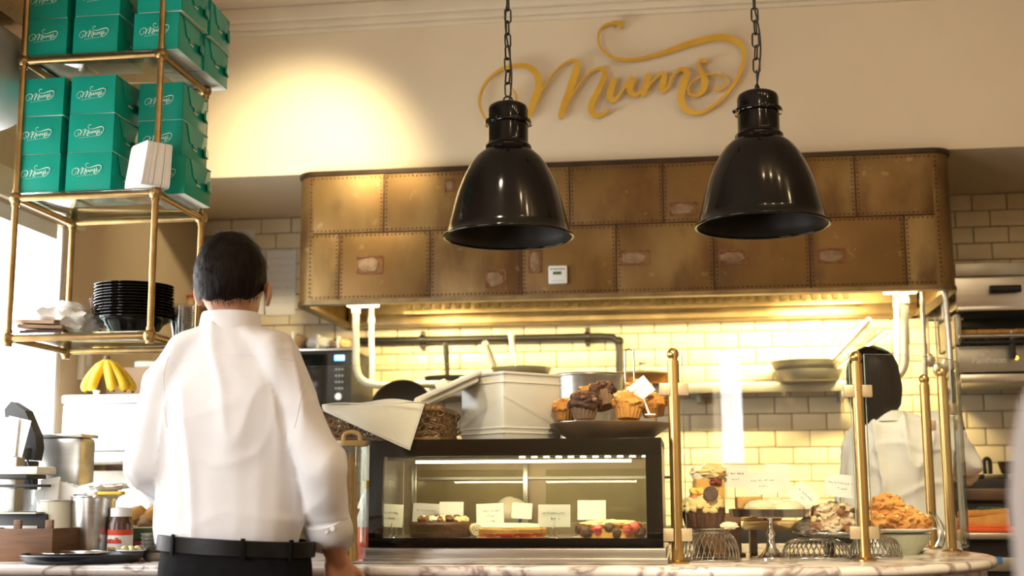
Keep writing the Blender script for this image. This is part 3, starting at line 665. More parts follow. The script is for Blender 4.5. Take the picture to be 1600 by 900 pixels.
# ---------------------------------------------------------------- cake boxes
BW, BH, BD = 0.141, 0.1185, 0.20
def make_box():
    t = thing('cake_box', 'x', 'box', (0, 0, 0), 0, 'green cake boxes on the rack')
    b = MB(); b.box((0, BD / 2, BH / 2), (BW - .003, BD - .003, BH - .004), bev=.0015); b.build('carton', TEAL, t)
    f = MB(); outl = [(-BW / 2, .004), (-BW / 2 + .004, .001), (BW / 2 - .004, .001), (BW / 2, .004), (BW / 2, BH), (-BW / 2, BH)]
    # bowed front flap
    n = 12; vs = []; fs = []
    for j in range(n + 1):
        for i in range(n + 1):
            u, v = i / n, j / n; x_ = -BW / 2 + u * BW; z_ = .001 + v * (BH - .002)
            vs.append((x_, -.0015 - .0035 * sin(pi * u) * sin(pi * v * .9) - .002 * (1 - v), z_))
    for j in range(n):
        for i in range(n): q = j * (n + 1) + i; fs.append((q, q + 1, q + n + 2, q + n + 1))
    m_ = len(vs); vs2 = [(x_, .0006, z_) for x_, y_, z_ in vs]
    fs2 = [tuple(m_ + i for i in reversed(f_)) for f_ in fs]
    f.add(vs + vs2, fs + fs2); fo = f.build('front_flap', TEAL, t, 40)
    l = bpy.data.objects.new('logo', LOGO_ME); COL.objects.link(l); l.parent = fo; l.location = (-.004, -.0060, BH * .56)
    MB().box((0, BD / 2, BH - .001), (BW, BD, .0022)).build('lid', TEAL, t)
    # side flap with tuck tab and slot, and a raised rear tab
    s_ = MB(); s_.add([(0, 0, 0)], [])
    prof = [(.035, BH - .002), (.062, BH * .52), (.085, BH * .52), (.085, BH * .44), (.118, BH * .44), (.118, BH * .52), (.142, BH * .52), (.168, BH - .002)]
    for sx in (1, -1):
        x0, x1 = sx * (BW / 2 - .001), sx * (BW / 2 + .0018); k = len(prof)
        q = MB(); q.add([(x0, y_, z_) for y_, z_ in prof] + [(x1, y_, z_) for y_, z_ in prof], [tuple(range(k)), tuple(range(2 * k - 1, k - 1, -1))] + [(i, (i + 1) % k, (i + 1) % k + k, i + k) for i in range(k)])
        q.build('side_flap', TEAL, t, None)
        MB().box((sx * (BW / 2 + .0006), .101, BH * .40), (.0012, .028, .005)).build('slot', CARDIN, t)
    r = MB(); r.box((BW / 2 + .004, BD - .02, BH * .50), (.006, .05, .028), M=Matrix.Rotation(.25, 3, 'Z')); r.build('corner_tab', TEAL, t)
    MB().box((0, BD / 2, .0008), (BW - .001, BD - .001, .0016)).build('base_edge', CARDIN, t)
    return t
proto = make_box(); first = [True]
def put_box(x, y, z, rz, label):
    o = proto if first[0] else dup(proto); first[0] = False
    o.location = (x, y, z); o.rotation_euler = (0, 0, rz); o['label'] = label; return o
rows = ('bottom', 'middle', 'top')
for ci, (cn, pxc, yy) in enumerate((('left', 65, 3.505), ('centre', 146, 3.505), ('right', 252, None))):
    for r_ in range(3):
        if yy: x = at(pxc, 130, 3.5).x; y = yy
        else:
            x = at(252, 145, 3.60).x; y = 3.60
            if r_ == 0: x += .022; y = 3.585
        put_box(x + random.uniform(-.003, .003), y + random.uniform(-.003, .003), SHZ[1] + r_ * BH, random.uniform(-.03, .03) + (.0 if ci < 2 else -.02),
                'green cake box, %s one of the %s column on the middle rack shelf' % (rows[r_], cn))
for ci, (cn, pxc) in enumerate((('left', 70), ('centre', 151), ('right', 237))):
    for r_ in range(2):
        x = at(pxc, 50, 3.5).x + (.012 if (ci == 2) else 0); y = 3.503
        put_box(x + random.uniform(-.003, .003) + (.012 if ci == 2 and r_ == 1 else 0), y + random.uniform(-.003, .003), SHZ[2] + r_ * BH, random.uniform(-.03, .03),
                'green cake box, %s one of the %s column on the top rack shelf' % (('lower', 'upper')[r_], cn))
put_box(at(237, 50, 3.5).x + .028, 3.712, SHZ[2] + BH, .05, 'green cake box behind the others at the upper right of the top rack shelf')
put_box(at(237, 50, 3.5).x + .014, 3.712, SHZ[2], -.02, 'green cake box behind the others at the lower right of the top rack shelf')
# white paper trays standing on edge
pt = at(216, 296, 3.46); RZT = radians(-38)
tray = MB()
ol = []
for (cx, cz, a0) in ((.04, .125, 0), (-.04, .125, 90), (-.04, .012, 180), (.04, .012, 270)):
    for k in range(4): a = radians(a0 + k * 30); ol.append((cx + .012 * cos(a), cz + .012 * sin(a)))
tray.poly(ol, -.0032, .0032); tray_me = tray.mesh('paper_tray', PAPER, 30)
for k in range(13):
    o = bpy.data.objects.new('paper_tray', tray_me); COL.objects.link(o)
    d = Vector((sin(-RZT), cos(-RZT), 0)) * (k * .0072)
    o.location = (pt.x - .022 + d.x, 3.475 + d.y, SHZ[1] - .0005); o.rotation_euler = (radians(-8 + k * .5), random.uniform(-.01, .01), RZT + random.uniform(-.03, .03))
    tag(o, '%s white paper tray, counted from the front, standing on edge before the green boxes' % ORD[k], 'tray', 'white paper trays on the rack')

# bottom shelf of the rack: black bowls, paper bundle, clear tubs
bx = at(208, 515, 3.66)
bowl = MB(); bowl.lathe_open([(.060, 0), (.066, .004), (.090, .040), (.112, .052), (.118, .054), (.118, .0565), (.110, .055), (.088, .043), (.064, .007), (.001, .006)], n=48); bowl.lathe_open([(.001, 0), (.060, 0)], n=48)
bowl_me = bowl.mesh('black_bowl', BLACKG, 40)
for k in range(12):
    o = bpy.data.objects.new('black_bowl', bowl_me); COL.objects.link(o); o.location = (bx.x + random.uniform(-.002, .002), 3.66 + random.uniform(-.002, .002), SHZ[0] + k * .0092)
    o.rotation_euler = (random.uniform(-.012, .012), random.uniform(-.012, .012), k)
    tag(o, '%s black plastic bowl from the bottom of the stack on the lowest rack shelf' % ORD[k], 'bowl', 'black bowls nested on the rack')
a = at(140, 470, 3.62)
t = thing('folded_cloth', 'dark brown cloth corner sticking up beside the stack of black bowls', 'cloth', (a.x + .0, 3.67, SHZ[0]))
q = MB(); n = 8; vs = []; fs = []
for j in range(n + 1):
    for i in range(n + 1):
        u, v = i / n, j / n; vs.append((-.028 + .05 * u * (1 - .5 * (1 - v)) + .02 * (1 - v), .012 * sin(u * 4 + v * 3), .0 + v * .125 + .012 * u * v))
for j in range(n):
    for i in range(n): k = j * (n + 1) + i; fs.append((k, k + 1, k + n + 2, k + n + 1))
q.add(vs, fs); c = q.build('cloth', BROWNC, t, 60); c.modifiers.new('s', 'SOLIDIFY').thickness = .006
# bundle in clear film and kraft envelopes
a = at(100, 520, 3.62)
t = thing('plastic_bag', 'crumpled white plastic bag lying left of the black bowls', 'bag', (a.x, 3.64, SHZ[0]))
q = MB(); q.lump((0, 0, .048), (.095, .09, .055), seed=4, amp=.30, freq=2.6, sub=4); q.v = [(v[0], v[1], max(v[2], .001)) for v in q.v]; q.build('film', PAPER, t, 60)
MB().tube(catmull([(-.045, .02, .082), (-.028, .01, .094), (-.008, .0, .096), (.006, 0, .088)], 5), .0035, 6).build('tie', BLACKM, t)
for k, (px, dz, rz, mm, lb) in enumerate(((75, .0, .05, BROWNC, 'flat dark brown paper packet at the bottom of the rack pile'), (70, .014, .12, KRAFT, 'tan kraft envelope in the middle of the rack pile'), (66, .028, -.1, KRAFT, 'creased pale kraft envelope on top of the rack pile'))):
    a = at(px, 520, 3.57); t = thing('paper_packet', lb, 'packet', (a.x, 3.575, SHZ[0] + dz))
    q = MB(); q.box((0, 0, .006), (.135, .10, .011), rz, bev=.004); q.v = [(v[0], v[1], v[2] + (.012 * (v[0] < -.03) * (-v[0] - .03) * 14 if k else 0)) for v in q.v]; q.build('packet_body', mm, t)
    MB().box((0.01, -.03, .0125), (.12, .03, .0012), rz).build('flap', mm, t)
tub = MB(); tub.lathe_open([(.026, 0), (.034, .05), (.036, .052), (.036, .054), (.033, .052), (.025, .002), (.001, .002)], n=32); tub_me = tub.mesh('clear_tub', PLASC, 40)
for k in range(7):
    o = bpy.data.objects.new('clear_tub', tub_me); COL.objects.link(o); a = at(282, 530, 3.70); o.location = (a.x - .005, 3.72, SHZ[0] + k * .0085)
    tag(o, '%s clear plastic tub from the bottom of the stack beside the rack post' % ORD[k], 'tub', 'clear tubs on the rack')

# ================================================================ MARBLE COUNTER
CZ = 0.990
ctr = thing('marble_counter', 'white veined marble counter with a rounded right end', 'counter', (-.6, 3.8, 0))
cc = Vector(ctr.location)
def counter_outline(ins=0.0):
    P = [(-2.30 + ins, 3.30 + ins)]
    cx, cy, rx, ry = .08, 4.03, .80, .73
    for i in range(41):
        a = -pi / 2 + pi * i / 40
        ca, sa = cos(a), sin(a); P.append((cx + (rx - ins) * (abs(ca) ** .9) * (1 if ca >= 0 else -1), cy + (ry - ins) * sa))
    P.append((-.95, 4.76 - ins)); P.append((-.95, 4.05 - ins)); P.append((-2.30 + ins, 4.05 - ins))
    return [(x - cc.x, y - cc.y) for x, y in P]
def slab(z0, z1, ins, name, mt, rnd=.012):
    mb = MB(); rings = []
    for k in range(7):
        a = -pi / 2 + pi * k / 6; rings.append((ins + rnd * (1 - cos(a)), (z0 + z1) / 2 + (z1 - z0) / 2 * sin(a)))
    n = None
    for (i_, z) in rings:
        O = counter_outline(i_); n = len(O); mb.v += [(x, y, z) for x, y in O]
    for r_ in range(6):
        for j in range(n): mb.f.append((r_ * n + j, r_ * n + (j + 1) % n, (r_ + 1) * n + (j + 1) % n, (r_ + 1) * n + j))
    mb.f.append(tuple(range(n - 1, -1, -1))); mb.f.append(tuple(6 * n + j for j in range(n))); mb.mi = [0] * len(mb.f)
    return mb.build(name, mt, ctr, 50)
slab(CZ - .027, CZ, 0, 'marble_top', MARBLE, .012)
slab(CZ - .058, CZ - .029, .03, 'marble_under_slab', MARBLE, .004)
mb = MB(); O = counter_outline(.07); mb.polyz(O, 0.1, CZ - .058); mb.build('counter_body', WOODD, ctr, 40)
mb = MB(); mb.polyz(counter_outline(.10), 0.0, .1); mb.build('plinth', BLACKM, ctr, 40)

# ================================================================ BRASS POSTS AND GUARD GLASS
GT = 1.555
postxy = []
for (px, Y) in ((1059, 3.475), (1352, 3.64), (1487, 4.18), (1458, 4.42)):
    a = at(px, 872 if Y < 3.7 else 856, Y); postxy.append((a.x, Y))
pl = ('brass guard post right beside the black display case', 'brass guard post at the front right, before the scones', 'brass guard post at the far right by the green glass edge', 'brass guard post at the rear right, behind the scones')
posts = []
for (x, y), lb in zip(postxy, pl):
    t = thing('guard_post', lb, 'post', (x, y, CZ), 0, 'brass posts of the guard glass'); posts.append(t)
    hh = 1.527 - CZ
    MB().tube([(0, 0, .004), (0, 0, hh)], .0158, 24).build('post_tube', BRASS, t, 60)
    b = MB(); b.lathe([(.030, 0), (.030, .004), (.024, .008), (.017, .010), (.001, .0105)], n=32); b.build('base_flange', BRASS, t)
    fin = MB(); fin.tube([(0, 0, hh), (0, 0, hh + .006)], .0125, 24); fin.ball((0, 0, hh + .018), .0165, 3); fo = fin.build('ball_finial', BRASS, t, 60)
    MB().box((0, -.001, hh + .018), (.004, .035, .03), rz=.3).build('finial_slot', BRASS, fo)
def pane(name_parent, pts, z0, z1, th=.008):
    # vertical pane along a polyline of (x, y)
    n = len(pts); V = [Vector((x, y)) for x, y in pts]; A = []; B = []
    for i in range(n):
        d = (V[min(i + 1, n - 1)] - V[max(i - 1, 0)]).normalized(); nn = Vector((-d.y, d.x)) * th / 2; A.append(V[i] + nn); B.append(V[i] - nn)
    mb = MB(); vs = [(p.x, p.y, z) for z in (z0, z1) for p in A] + [(p.x, p.y, z) for z in (z0, z1) for p in B]
    fs = []
    for i in range(n - 1): fs.append((i, i + 1, n + i + 1, n + i)); fs.append((2 * n + i, 3 * n + i, 3 * n + i + 1, 2 * n + i + 1))
    mb.add(vs, fs, 0)
    ed = [(n + i, n + i + 1, 3 * n + i + 1, 3 * n + i) for i in range(n - 1)] + [(i, 2 * n + i, 2 * n + i + 1, i + 1) for i in range(n - 1)] + [(0, n, 3 * n, 2 * n), (n - 1, 3 * n - 1, 4 * n - 1, 2 * n - 1)]
    k = len(mb.v) - len(vs); mb.f += [tuple(q + k for q in f) for f in ed]; mb.mi += [1] * len(ed)
    return mb
P1, P2, P3, P4 = postxy
gz = 1.012
CLIPM = mat('champagne metal clip', (0.62, 0.50, 0.33), 0.4, 0.6, nscale=12)
def clip(root, x, y, z, rz): return MB().box((x, y, z), (.030, .014, .034), rz, bev=.003).build('glass_clip', CLIPM, root)
# left pane, front of the case
t = thing('guard_glass', 'long clear guard glass pane standing before the display case', 'glass', (0, 0, gz), 0, 'guard glass panes')
xl = at(470, 575, 3.475).x
pane(t, [(xl, 3.39), (P1[0] - .030, P1[1] - .095)], 0.06, at(1036, 563, 3.40).z - gz, .006).build('pane', [GLS, GLSE], t, None)
t2 = thing('guard_glass', 'clear guard glass pane between the two front brass posts', 'glass', (0, 0, gz), 0, 'guard glass panes')
pane(t2, [(P1[0] + .024, P1[1] + .006), (P2[0] - .020, P2[1] - .002)], .004, GT - gz, .006).build('pane', [GLS, GLSE], t2, None)
t3 = thing('guard_glass', 'curved clear guard glass pane round the right end of the counter', 'glass', (0, 0, gz), 0, 'guard glass panes')
arc = [(P2[0] + .024, P2[1] + .02)]
for i in range(1, 13):
    s_ = i / 12; a0 = Vector((P2[0] + .024, P2[1] + .02)); a1 = Vector((P3[0] + .035, P2[1] + .10)); a2 = Vector((P3[0] + .035, P3[1] + .02))
    q = a0 * (1 - s_) ** 2 + a1 * 2 * s_ * (1 - s_) + a2 * s_ * s_; arc.append((q.x, q.y))
pane(t3, arc, .004, GT - gz, .008).build('pane', [GLS, GLSE], t3, 40)
d12 = math.atan2(P2[1] - P1[1], P2[0] - P1[0])
for k, (p, root) in enumerate(((posts[0], None), (posts[1], None))):
    for z in (.055, .46):
        for s_ in (-1, 1):
            clip(p, s_ * .024, s_ * .003 - .004, z + (.02 if z < .1 else 0), d12 if s_ > 0 else 0.0)
clip(posts[2], .026, .01, .44, pi / 2); clip(posts[2], .026, .01, .05, pi / 2); clip(posts[3], .02, -.01, .40, pi / 2)
MB().box((.036, .0, .10), (.004, .03, .05)).build('glass_clip', STEEL, posts[2])

# ================================================================ DISPLAY CASE
CY = 3.42
cTL, cTR, cBL, cBR = at(574, 687, CY), at(1034, 684, CY), at(575, 857, CY), at(1037, 855, CY)
cx0, cx1, cz1 = cBL.x, cBR.x, (cTL.z + cTR.z) / 2; czb = (cBL.z + cBR.z) / 2; CD = .40
case = thing('display_case', 'black framed glass cake display case on the marble counter', 'display case', ((cx0 + cx1) / 2, CY, CZ))
k0 = Vector(case.location); W2 = (cx1 - cx0) / 2
o0, o1 = at(598, 714, CY), at(1011, 841, CY); wx0, wx1, wz1, wz0 = o0.x - k0.x, o1.x - k0.x, o0.z - CZ, o1.z - CZ
T, Bt = cz1 - CZ, czb - CZ
MB().box((0, .012, (wz1 + T) / 2), (2 * W2, .024, T - wz1), bev=.002).build('front_frame_top', BLACKG, case)
MB().box((0, .012, (Bt + wz0) / 2), (2 * W2, .024, wz0 - Bt), bev=.002).build('front_frame_bottom', BLACKG, case)
MB().box(((-W2 + wx0) / 2, .012, (wz0 + wz1) / 2), (wx0 + W2, .024, wz1 - wz0), bev=.002).build('front_frame_side', BLACKG, case)
MB().box(((W2 + wx1) / 2, .012, (wz0 + wz1) / 2), (W2 - wx1, .024, wz1 - wz0), bev=.002).build('front_frame_side', BLACKG, case)
MB().box(((wx0 + wx1) / 2, .020, (wz0 + wz1) / 2), (wx1 - wx0 + .01, .004, wz1 - wz0 + .01)).build('front_glass', CASEG, case)
MB().box((0, CD / 2 + .012, T - .012), (2 * W2, CD - .024, .024), bev=.003).build('roof', BLACKM, case)
for s_ in (-1, 1): MB().box((s_ * (W2 - .004), CD / 2 + .012, (Bt + T) / 2), (.008, CD - .03, T - Bt - .03)).build('side_panel', STEELD if s_ > 0 else STEEL, case)
INNER = mat('case inner steel', (0.40, 0.31, 0.21), 0.4, 0.4, col2=(0.28, 0.21, 0.14), nscale=5, stretch=(1, 1, .3))
MB().box((0, CD - .006, (Bt + T) / 2), (2 * W2 - .02, .012, T - Bt - .03)).build('back_panel', INNER, case)
for x_ in (-.18, .21): MB().box((x_, CD - .022, (wz0 + wz1) / 2), (.33, .006, wz1 - wz0 - .06), bev=.002).build('sliding_door', CASEG, case)
for x_ in (-.35, -.015, .375): MB().box((x_, CD - .022, (wz0 + wz1) / 2), (.014, .012, wz1 - wz0 - .03), bev=.002).build('door_stile', STEEL, case)
MB().box((0.02, CD - .020, wz1 - .055), (.78, .012, .008)).build('door_rail', STEELD, case)
MB().box((0, CD / 2 + .012, wz0 - .010), (2 * W2 - .02, CD - .04, .014)).build('case_floor', STEEL, case)
MB().box((0, CD / 2, (Bt - .012) / 2 + .012), (2 * W2 + .012, CD + .012, Bt - .014), bev=.003).build('base_step', STEEL, case)
MB().box((0, CD / 2, .009), (2 * W2 + .022, CD + .03, .016), bev=.003).build('base_tray', STEEL, case)
LED = M_emit('led strip', (1.0, .84, .56), 8)
ho = MB().box(((wx0 + wx1) / 2, .05, wz1 - .004), (wx1 - wx0 - .01, .03, .012), bev=.002).build('lamp_channel', STEEL, case)
MB().box(((wx0 + wx1) / 2 + .02, .06, wz1 - .0135), (wx1 - wx0 - .12, .016, .007)).build('led_strip', LED, ho)
sl = MB().box((0, 0, 0), (.016, .003, .004)).mesh('glowing_vent_slot', LED)
for k in range(11): inst(sl, 'glowing_vent_slot', case, (.02 + k * .033, .034, wz1 + .001 - .004))  # the slots are no lamps; a glow is put into their material
area('display_case_led', (k0.x + .02, CY + .07, CZ + wz1 - .02), (k0.x + .02, CY + .18, CZ), .66, .02, 1.6, (1.0, .84, .58))
CF = CZ + wz0 - .003    # inner floor of the case

def scribble(mb, x, z, w_, h_, seed, y=0):
    rnd = random.Random(seed); n = max(4, int(w_ / .0046))
    for i in range(n):
        if rnd.random() < .14: continue
        u = x - w_ / 2 + w_ * (i + .5) / n; k = .0017
        pts = [(u + rnd.uniform(-k, k), z + rnd.uniform(-h_ / 2, h_ / 2), .0008) for _ in range(4)]
        ribbon(mb, pts, y - .0003, y + .0003, 2)
def price_card(loc, w_, h_, label, rz=0, tilt=-.1, roll=0, lines=2, holder=True, group='handwritten price cards', lift=.03, seed=1):
    t = thing('price_card', label, 'card', loc, rz, group)
    M_ = Matrix.Rotation(tilt, 3, 'X') @ Matrix.Rotation(roll, 3, 'Y')
    c = MB(); c.box((0, 0, h_ / 2), (w_, .0012, h_), M=None); c.v = [tuple(M_ @ Vector(v) + Vector((0, 0, lift))) for v in c.v]; co = c.build('card', PAPER, t, None)
    if lines:
        s_ = MB()
        for k in range(lines): scribble(s_, random.uniform(-.004, .004), h_ * (.62 - .24 * k), w_ * (.72 if k == 0 else .3), h_ * .09, seed * 7 + k, -.0012)
        s_.v = [tuple(M_ @ Vector(v) + Vector((0, 0, lift))) for v in s_.v]; s_.build('handwriting', INK, co, None)
    if holder:
        hl = MB(); r = .008
        for dx in (-.007, .007): hl.tube([(dx + r * cos(a * .35), -.003, lift * .6 + r * 1.4 * sin(a * .35)) for a in range(18)], .0011, 6, closed=True)
        hl.tube([(0, -.002, .001), (0, -.002, lift + .012)], .0012, 6); hl.tube([(.012 * cos(a * .35), .012 * sin(a * .35), .001) for a in range(18)], .0012, 6, closed=True)
        hl.build('wire_holder', SILVER, t, 60)
    return t
def inc(px, py, Y): a = at(px, py, Y); return (a.x, Y, CF)
price_card(inc(612, 840, 3.50), .058, .062, 'price card at the far left inside the display case', .2, -.1, .05, 2, True, seed=11, lift=.030)
price_card(inc(667, 840, 3.71), .086, .055, 'price card behind the chocolate nut cake in the display case', .1, -.12, .05, 1, False, seed=12, lift=.037)
price_card(inc(766, 840, 3.66), .080, .058, 'price card between swirl pastries and sugared cake in the display case', -.05, -.12, -.04, 3, False, seed=13, lift=.034)
price_card(inc(815, 840, 3.68), .058, .045, 'blank backed card with bent corner behind the sugared cake', .1, -.1, .06, 0, False, seed=14, lift=.048)
price_card(inc(866, 840, 3.49), .088, .060, 'large price card between the sugared cake and the berry tart', -.05, -.1, 0, 2, True, seed=15, lift=.030)
price_card(inc(925, 840, 3.66), .08, .055, 'plain yellowish card standing behind the berry tart', 0, -.1, 0, 0, False, seed=16, lift=.045)
price_card(inc(705, 840, 3.66), .07, .052, 'dim card standing at the back behind the chocolate nut cake', 0, -.1, 0, 0, False, seed=17, lift=.045)
# cakes in the case
L_ = inc(688, 840, 3.60)
t = thing('nut_cake', 'dark chocolate cake with nuts and cream on top in the display case', 'cake', L_)
c = MB(); c.lathe([(.001, 0), (.082, 0), (.085, .004), (.086, .036), (.080, .042), (.001, .043)], n=40); c.build('cake_body', CHOC, t, 40)
for k in range(26):
    a = random.uniform(0, 2 * pi); r = random.uniform(0, .075); q = MB(); q.lump((r * cos(a), r * sin(a), .046 + random.uniform(0, .006)), (.012, .012, .010), seed=k, amp=.4, sub=2)
    q.build('nut' if k % 2 else 'cream_dab', (CREAM if k % 3 == 0 else (SUGAR if k % 3 == 1 else CHOCT)), t, 60)
for k, (px, dy) in enumerate(((745, .0), (754, .03), (748, .055))):
    L_ = inc(px, 840, 3.52 + dy)
    t = thing('swirl_biscuit', ('white swirl biscuit nearest the glass in the display case', 'white swirl biscuit beside the sugared cake', 'white swirl biscuit at the back beside the sugared cake')[k], 'biscuit', L_, .3 * k, 'swirl biscuits')
    sp = [(.017 * (1 - i / 40) * cos(i * .45), 0, .020 + .017 * (1 - i / 40) * sin(i * .45)) for i in range(36)]
    MB().tube(sp, .0045, 8).build('icing_swirl', SUGAR, t, 60); MB().tube([(0, .003, .020), (0, .03, .020)], .018, 20).build('biscuit_roll', CREAM, t, 40)
L_ = inc(801, 840, 3.53)
t = thing('sugared_cake', 'flat round cake dusted with icing sugar in the display case', 'cake', L_)
c = MB(); c.lathe([(.001, 0), (.086, 0), (.091, .006), (.093, .024), (.088, .031)], n=44); c.build('crust', SPONGE, t, 40)
c = MB(); c.lathe_open([(.089, .030), (.080, .036), (.05, .039), (.001, .040)], n=44, wob=lambda a, i: 1 + .02 * sin(a * 7 + i)); c.build('sugar_top', SUGAR, t, 60)
c = MB(); c.lathe([(.001, 0), (.096, 0), (.098, .003), (.001, .003)], n=40); c.build('cake_board', CREAM, t)
c = MB(); c.lathe_open([(.0905, .004), (.0925, .010), (.0922, .014)], n=44, wob=lambda a, i: 1 + .012 * sin(a * 11 + i)); c.build('jam_layer', REDB, t, 60)
L_ = inc(955, 840, 3.56)
t = thing('berry_tart', 'cream topped tart with dark berries in the display case', 'tart', L_)
c = MB(); c.lathe([(.001, 0), (.086, 0), (.093, .012), (.094, .026), (.088, .026), (.001, .022)], n=44, wob=lambda a, i: 1 + .02 * cos(a * 22)); c.build('pastry_shell', SPONGE, t, 40)
c = MB(); c.lump((0, .01, .036), (.082, .07, .012), seed=9, amp=.18, freq=5, sub=4); c.build('cream_layer', CREAM, t, 60)
for k, (x_, y_, m_) in enumerate(((-.062, -.078, CHOC), (-.03, -.085, REDB), (.0, -.088, CHOC), (.018, -.085, CHOC), (.05, -.08, REDB), (.066, -.07, PINK), (.08, -.06, CHOC), (-.078, -.06, CHOC), (.07, -.03, REDB))):
    q = MB(); q.lump((x_, y_ * .95, .016 + .006 * (k % 3)), (.016, .016, .015), seed=k + 40, amp=.25, sub=3); q.build('berry', m_, t, 60)
c = MB(); c.lathe([(.001, 0), (.10, -.001), (.105, .002), (.001, .002)], n=40); c.build('plate', WHITE, t)
# packet hanging behind the case (seen through it)
a = at(800, 790, 3.78)
t = thing('paper_packet', 'pale printed packet with a blue band behind the sugared cake', 'packet', (a.x, 3.755, CF), .1)
q = MB(); q.lump((0, 0, .055), (.055, .014, .055), seed=3, amp=.12, freq=2); q.v = [(v[0], v[1], max(v[2], .001)) for v in q.v]; q.build('packet_body', SUGAR, t, 60)
MB().tube(catmull([(.02, -.015, .012), (.028, -.016, .05), (.016, -.014, .092)], 5), .006, 8, sq=.3).build('blue_band', BLUE, t)

# ================================================================ ON TOP OF THE CASE
TOPZ = cz1 + .0
# wicker basket with cloth
bL, bR = at(505, 690, 3.60), at(700, 690, 3.60)
bcx = (bL.x + bR.x) / 2; bw = bR.x - bL.x
bk = thing('wicker_basket', 'brown open weave wicker basket on the display case', 'basket', (bcx, 3.60, TOPZ))
wv = MB(); hb = .086
for side in range(4):
    Ln = bw if side % 2 == 0 else .26
    nx = int(Ln / .022)
    for i in range(nx):
        for j in range(4):
            u = -Ln / 2 + (i + .5 + .5 * (j % 2)) * Ln / nx; z = .012 + j * .021
            if abs(u) > Ln / 2: continue
            rot = random.uniform(-.9, .9); pts = []
            for k in range(10):
                a = 2 * pi * k / 10; p = Vector((.013 * cos(a), 0, .0085 * sin(a))); p = Matrix.Rotation(rot, 3, 'Y') @ p; p.y = random.uniform(-.003, .003)
                x_, y_ = u + p.x, p.y + random.uniform(-.001, .001)
                off = (.13 if side % 2 == 0 else bw / 2) * (-1 if side in (0, 3) else 1)
                pts.append((x_, off + y_, z + p.z) if side % 2 == 0 else (off + y_, x_, z + p.z))
            wv.tube(pts, .0028, 5, closed=True)
tag(wv.build('wicker_weave', WICK, bk, 60), kind='stuff')
for z, r in ((.004, .006), (hb, .009)):
    c = [(-bw / 2, -.13), (bw / 2, -.13), (bw / 2, .13), (-bw / 2, .13)]; MB().tube([(x, y, z) for x, y in c], r, 10, closed=True).build('rim' if z > .05 else 'base_ring', WICK, bk, 60)
bd = MB().box((0, 0, .006), (bw - .01, .25, .006)).build('basket_floor', WICK, bk)
bind = MB().tube([(.011 * cos(2 * pi * i / 10), 0, .011 * sin(2 * pi * i / 10)) for i in range(10)], .0028, 5, closed=True).mesh('rim_binding', WICK, 60)
for k in range(26): inst(bind, 'rim_binding', bk, (-bw / 2 + .01 + k * (bw - .02) / 25, -.13, hb), (0, .25, pi / 2))
# napkin draped over basket rim
A, B_, C_, D_ = at(503, 632, 3.455), at(664, 629, 3.455), at(640, 703, 3.395), at(505, 641, 3.455)
nap = thing('napkin', 'white linen napkin draped over the wicker basket with one corner hanging down', 'napkin', (bcx, 3.46, TOPZ))
n0 = Vector(nap.location)
q = MB(); n = 16; vs = []; fs = []
for j in range(n + 1):
    for i in range(n + 1):
        u, v = i / n, j / n
        top = A.lerp(B_, u); low = D_.lerp(C_, min(1, u * 1.03)) if u < .97 else D_.lerp(C_, 1).lerp(B_, 0)
        p = top.lerp(low, v); p.y += .006 * sin(u * 7 + v * 2) + .01 * v * 0 - .008 * sin(pi * v)
        vs.append(tuple(p - n0))
for j in range(n):
    for i in range(n): k = j * (n + 1) + i; fs.append((k, k + 1, k + n + 2, k + n + 1))
q.add(vs, fs); ob = q.build('hanging_corner', CLOTH, nap, 60); ob.modifiers.new('s', 'SOLIDIFY').thickness = .003
q = MB(); vs = []; fs = []
for j in range(n + 1):
    for i in range(n + 1):
        u, v = i / n, j / n; p = A.lerp(B_, u); p.y += v * .25; p.z += .004 * sin(u * 9 + v * 5) + .018 * sin(pi * v) * sin(pi * u) - .0
        vs.append(tuple(p - n0))
for j in range(n):
    for i in range(n): k = j * (n + 1) + i; fs.append((k, k + 1, k + n + 2, k + n + 1))
q.add(vs, fs); ob = q.build('top_fold', CLOTH, nap, 60); ob.modifiers.new('s', 'SOLIDIFY').thickness = .003
q = MB(); a, b = A - n0, B_ - n0; hem = [tuple((D_ - n0).lerp(C_ - n0, s / 10) + Vector((0, -.004, 0))) for s in range(11)] + [tuple((C_ - n0).lerp(B_ - n0, s / 10) + Vector((0, -.004, 0))) for s in range(1, 10)]
q.tube(hem, .0016, 5); q.build('hem', CLOTH, nap, 60)
# white enamel bread bin with lid ajar
bb = at(785, 687, 3.50); bs = .208
bin_ = thing('bread_bin', 'white enamel bread bin standing corner-on on the display case', 'bread bin', (bb.x + .0, 3.52 + bs * .707, TOPZ), radians(45))
hB = at(785, 580, 3.52).z - TOPZ
b = MB(); b.box((0, 0, hB / 2), (bs, bs, hB), bev=.012); b.build('bin_body', WHITEG, bin_, 40)
rb = MB()
for z in (.022, .036, hB - .028): MB().box((0, 0, z), (bs + .004, bs + .004, .005), bev=.002).build('ridge', WHITEG, bin_, 40)
MB().box((0, 0, hB - .003), (bs + .006, bs + .006, .008), bev=.003).build('bin_rim', WHITEG, bin_)
hd = MB()
for (x_, z_, dx, dz) in ((0, .014, .034, .003), (.0155, 0, .003, .028), (0, -.014, .034, .0012), (-.0155, 0, .0012, .028)): hd.box((.022 + x_, -bs / 2 - .001, hB * .47 + z_), (dx, .003, dz))
hd_o = hd.build('label_holder', STEELD, bin_); hd_o.rotation_euler = (0, 0, pi / 2)
lp = at(697, 594, 3.56)
lid = thing('bin_lid', 'white enamel lid tipped against the left of the bread bin', 'lid', (lp.x, 3.58, lp.z - .02))
ML = Matrix.Rotation(radians(-24), 3, 'Y') @ Matrix.Rotation(radians(6), 3, 'X') @ Matrix.Rotation(radians(12), 3, 'Z')
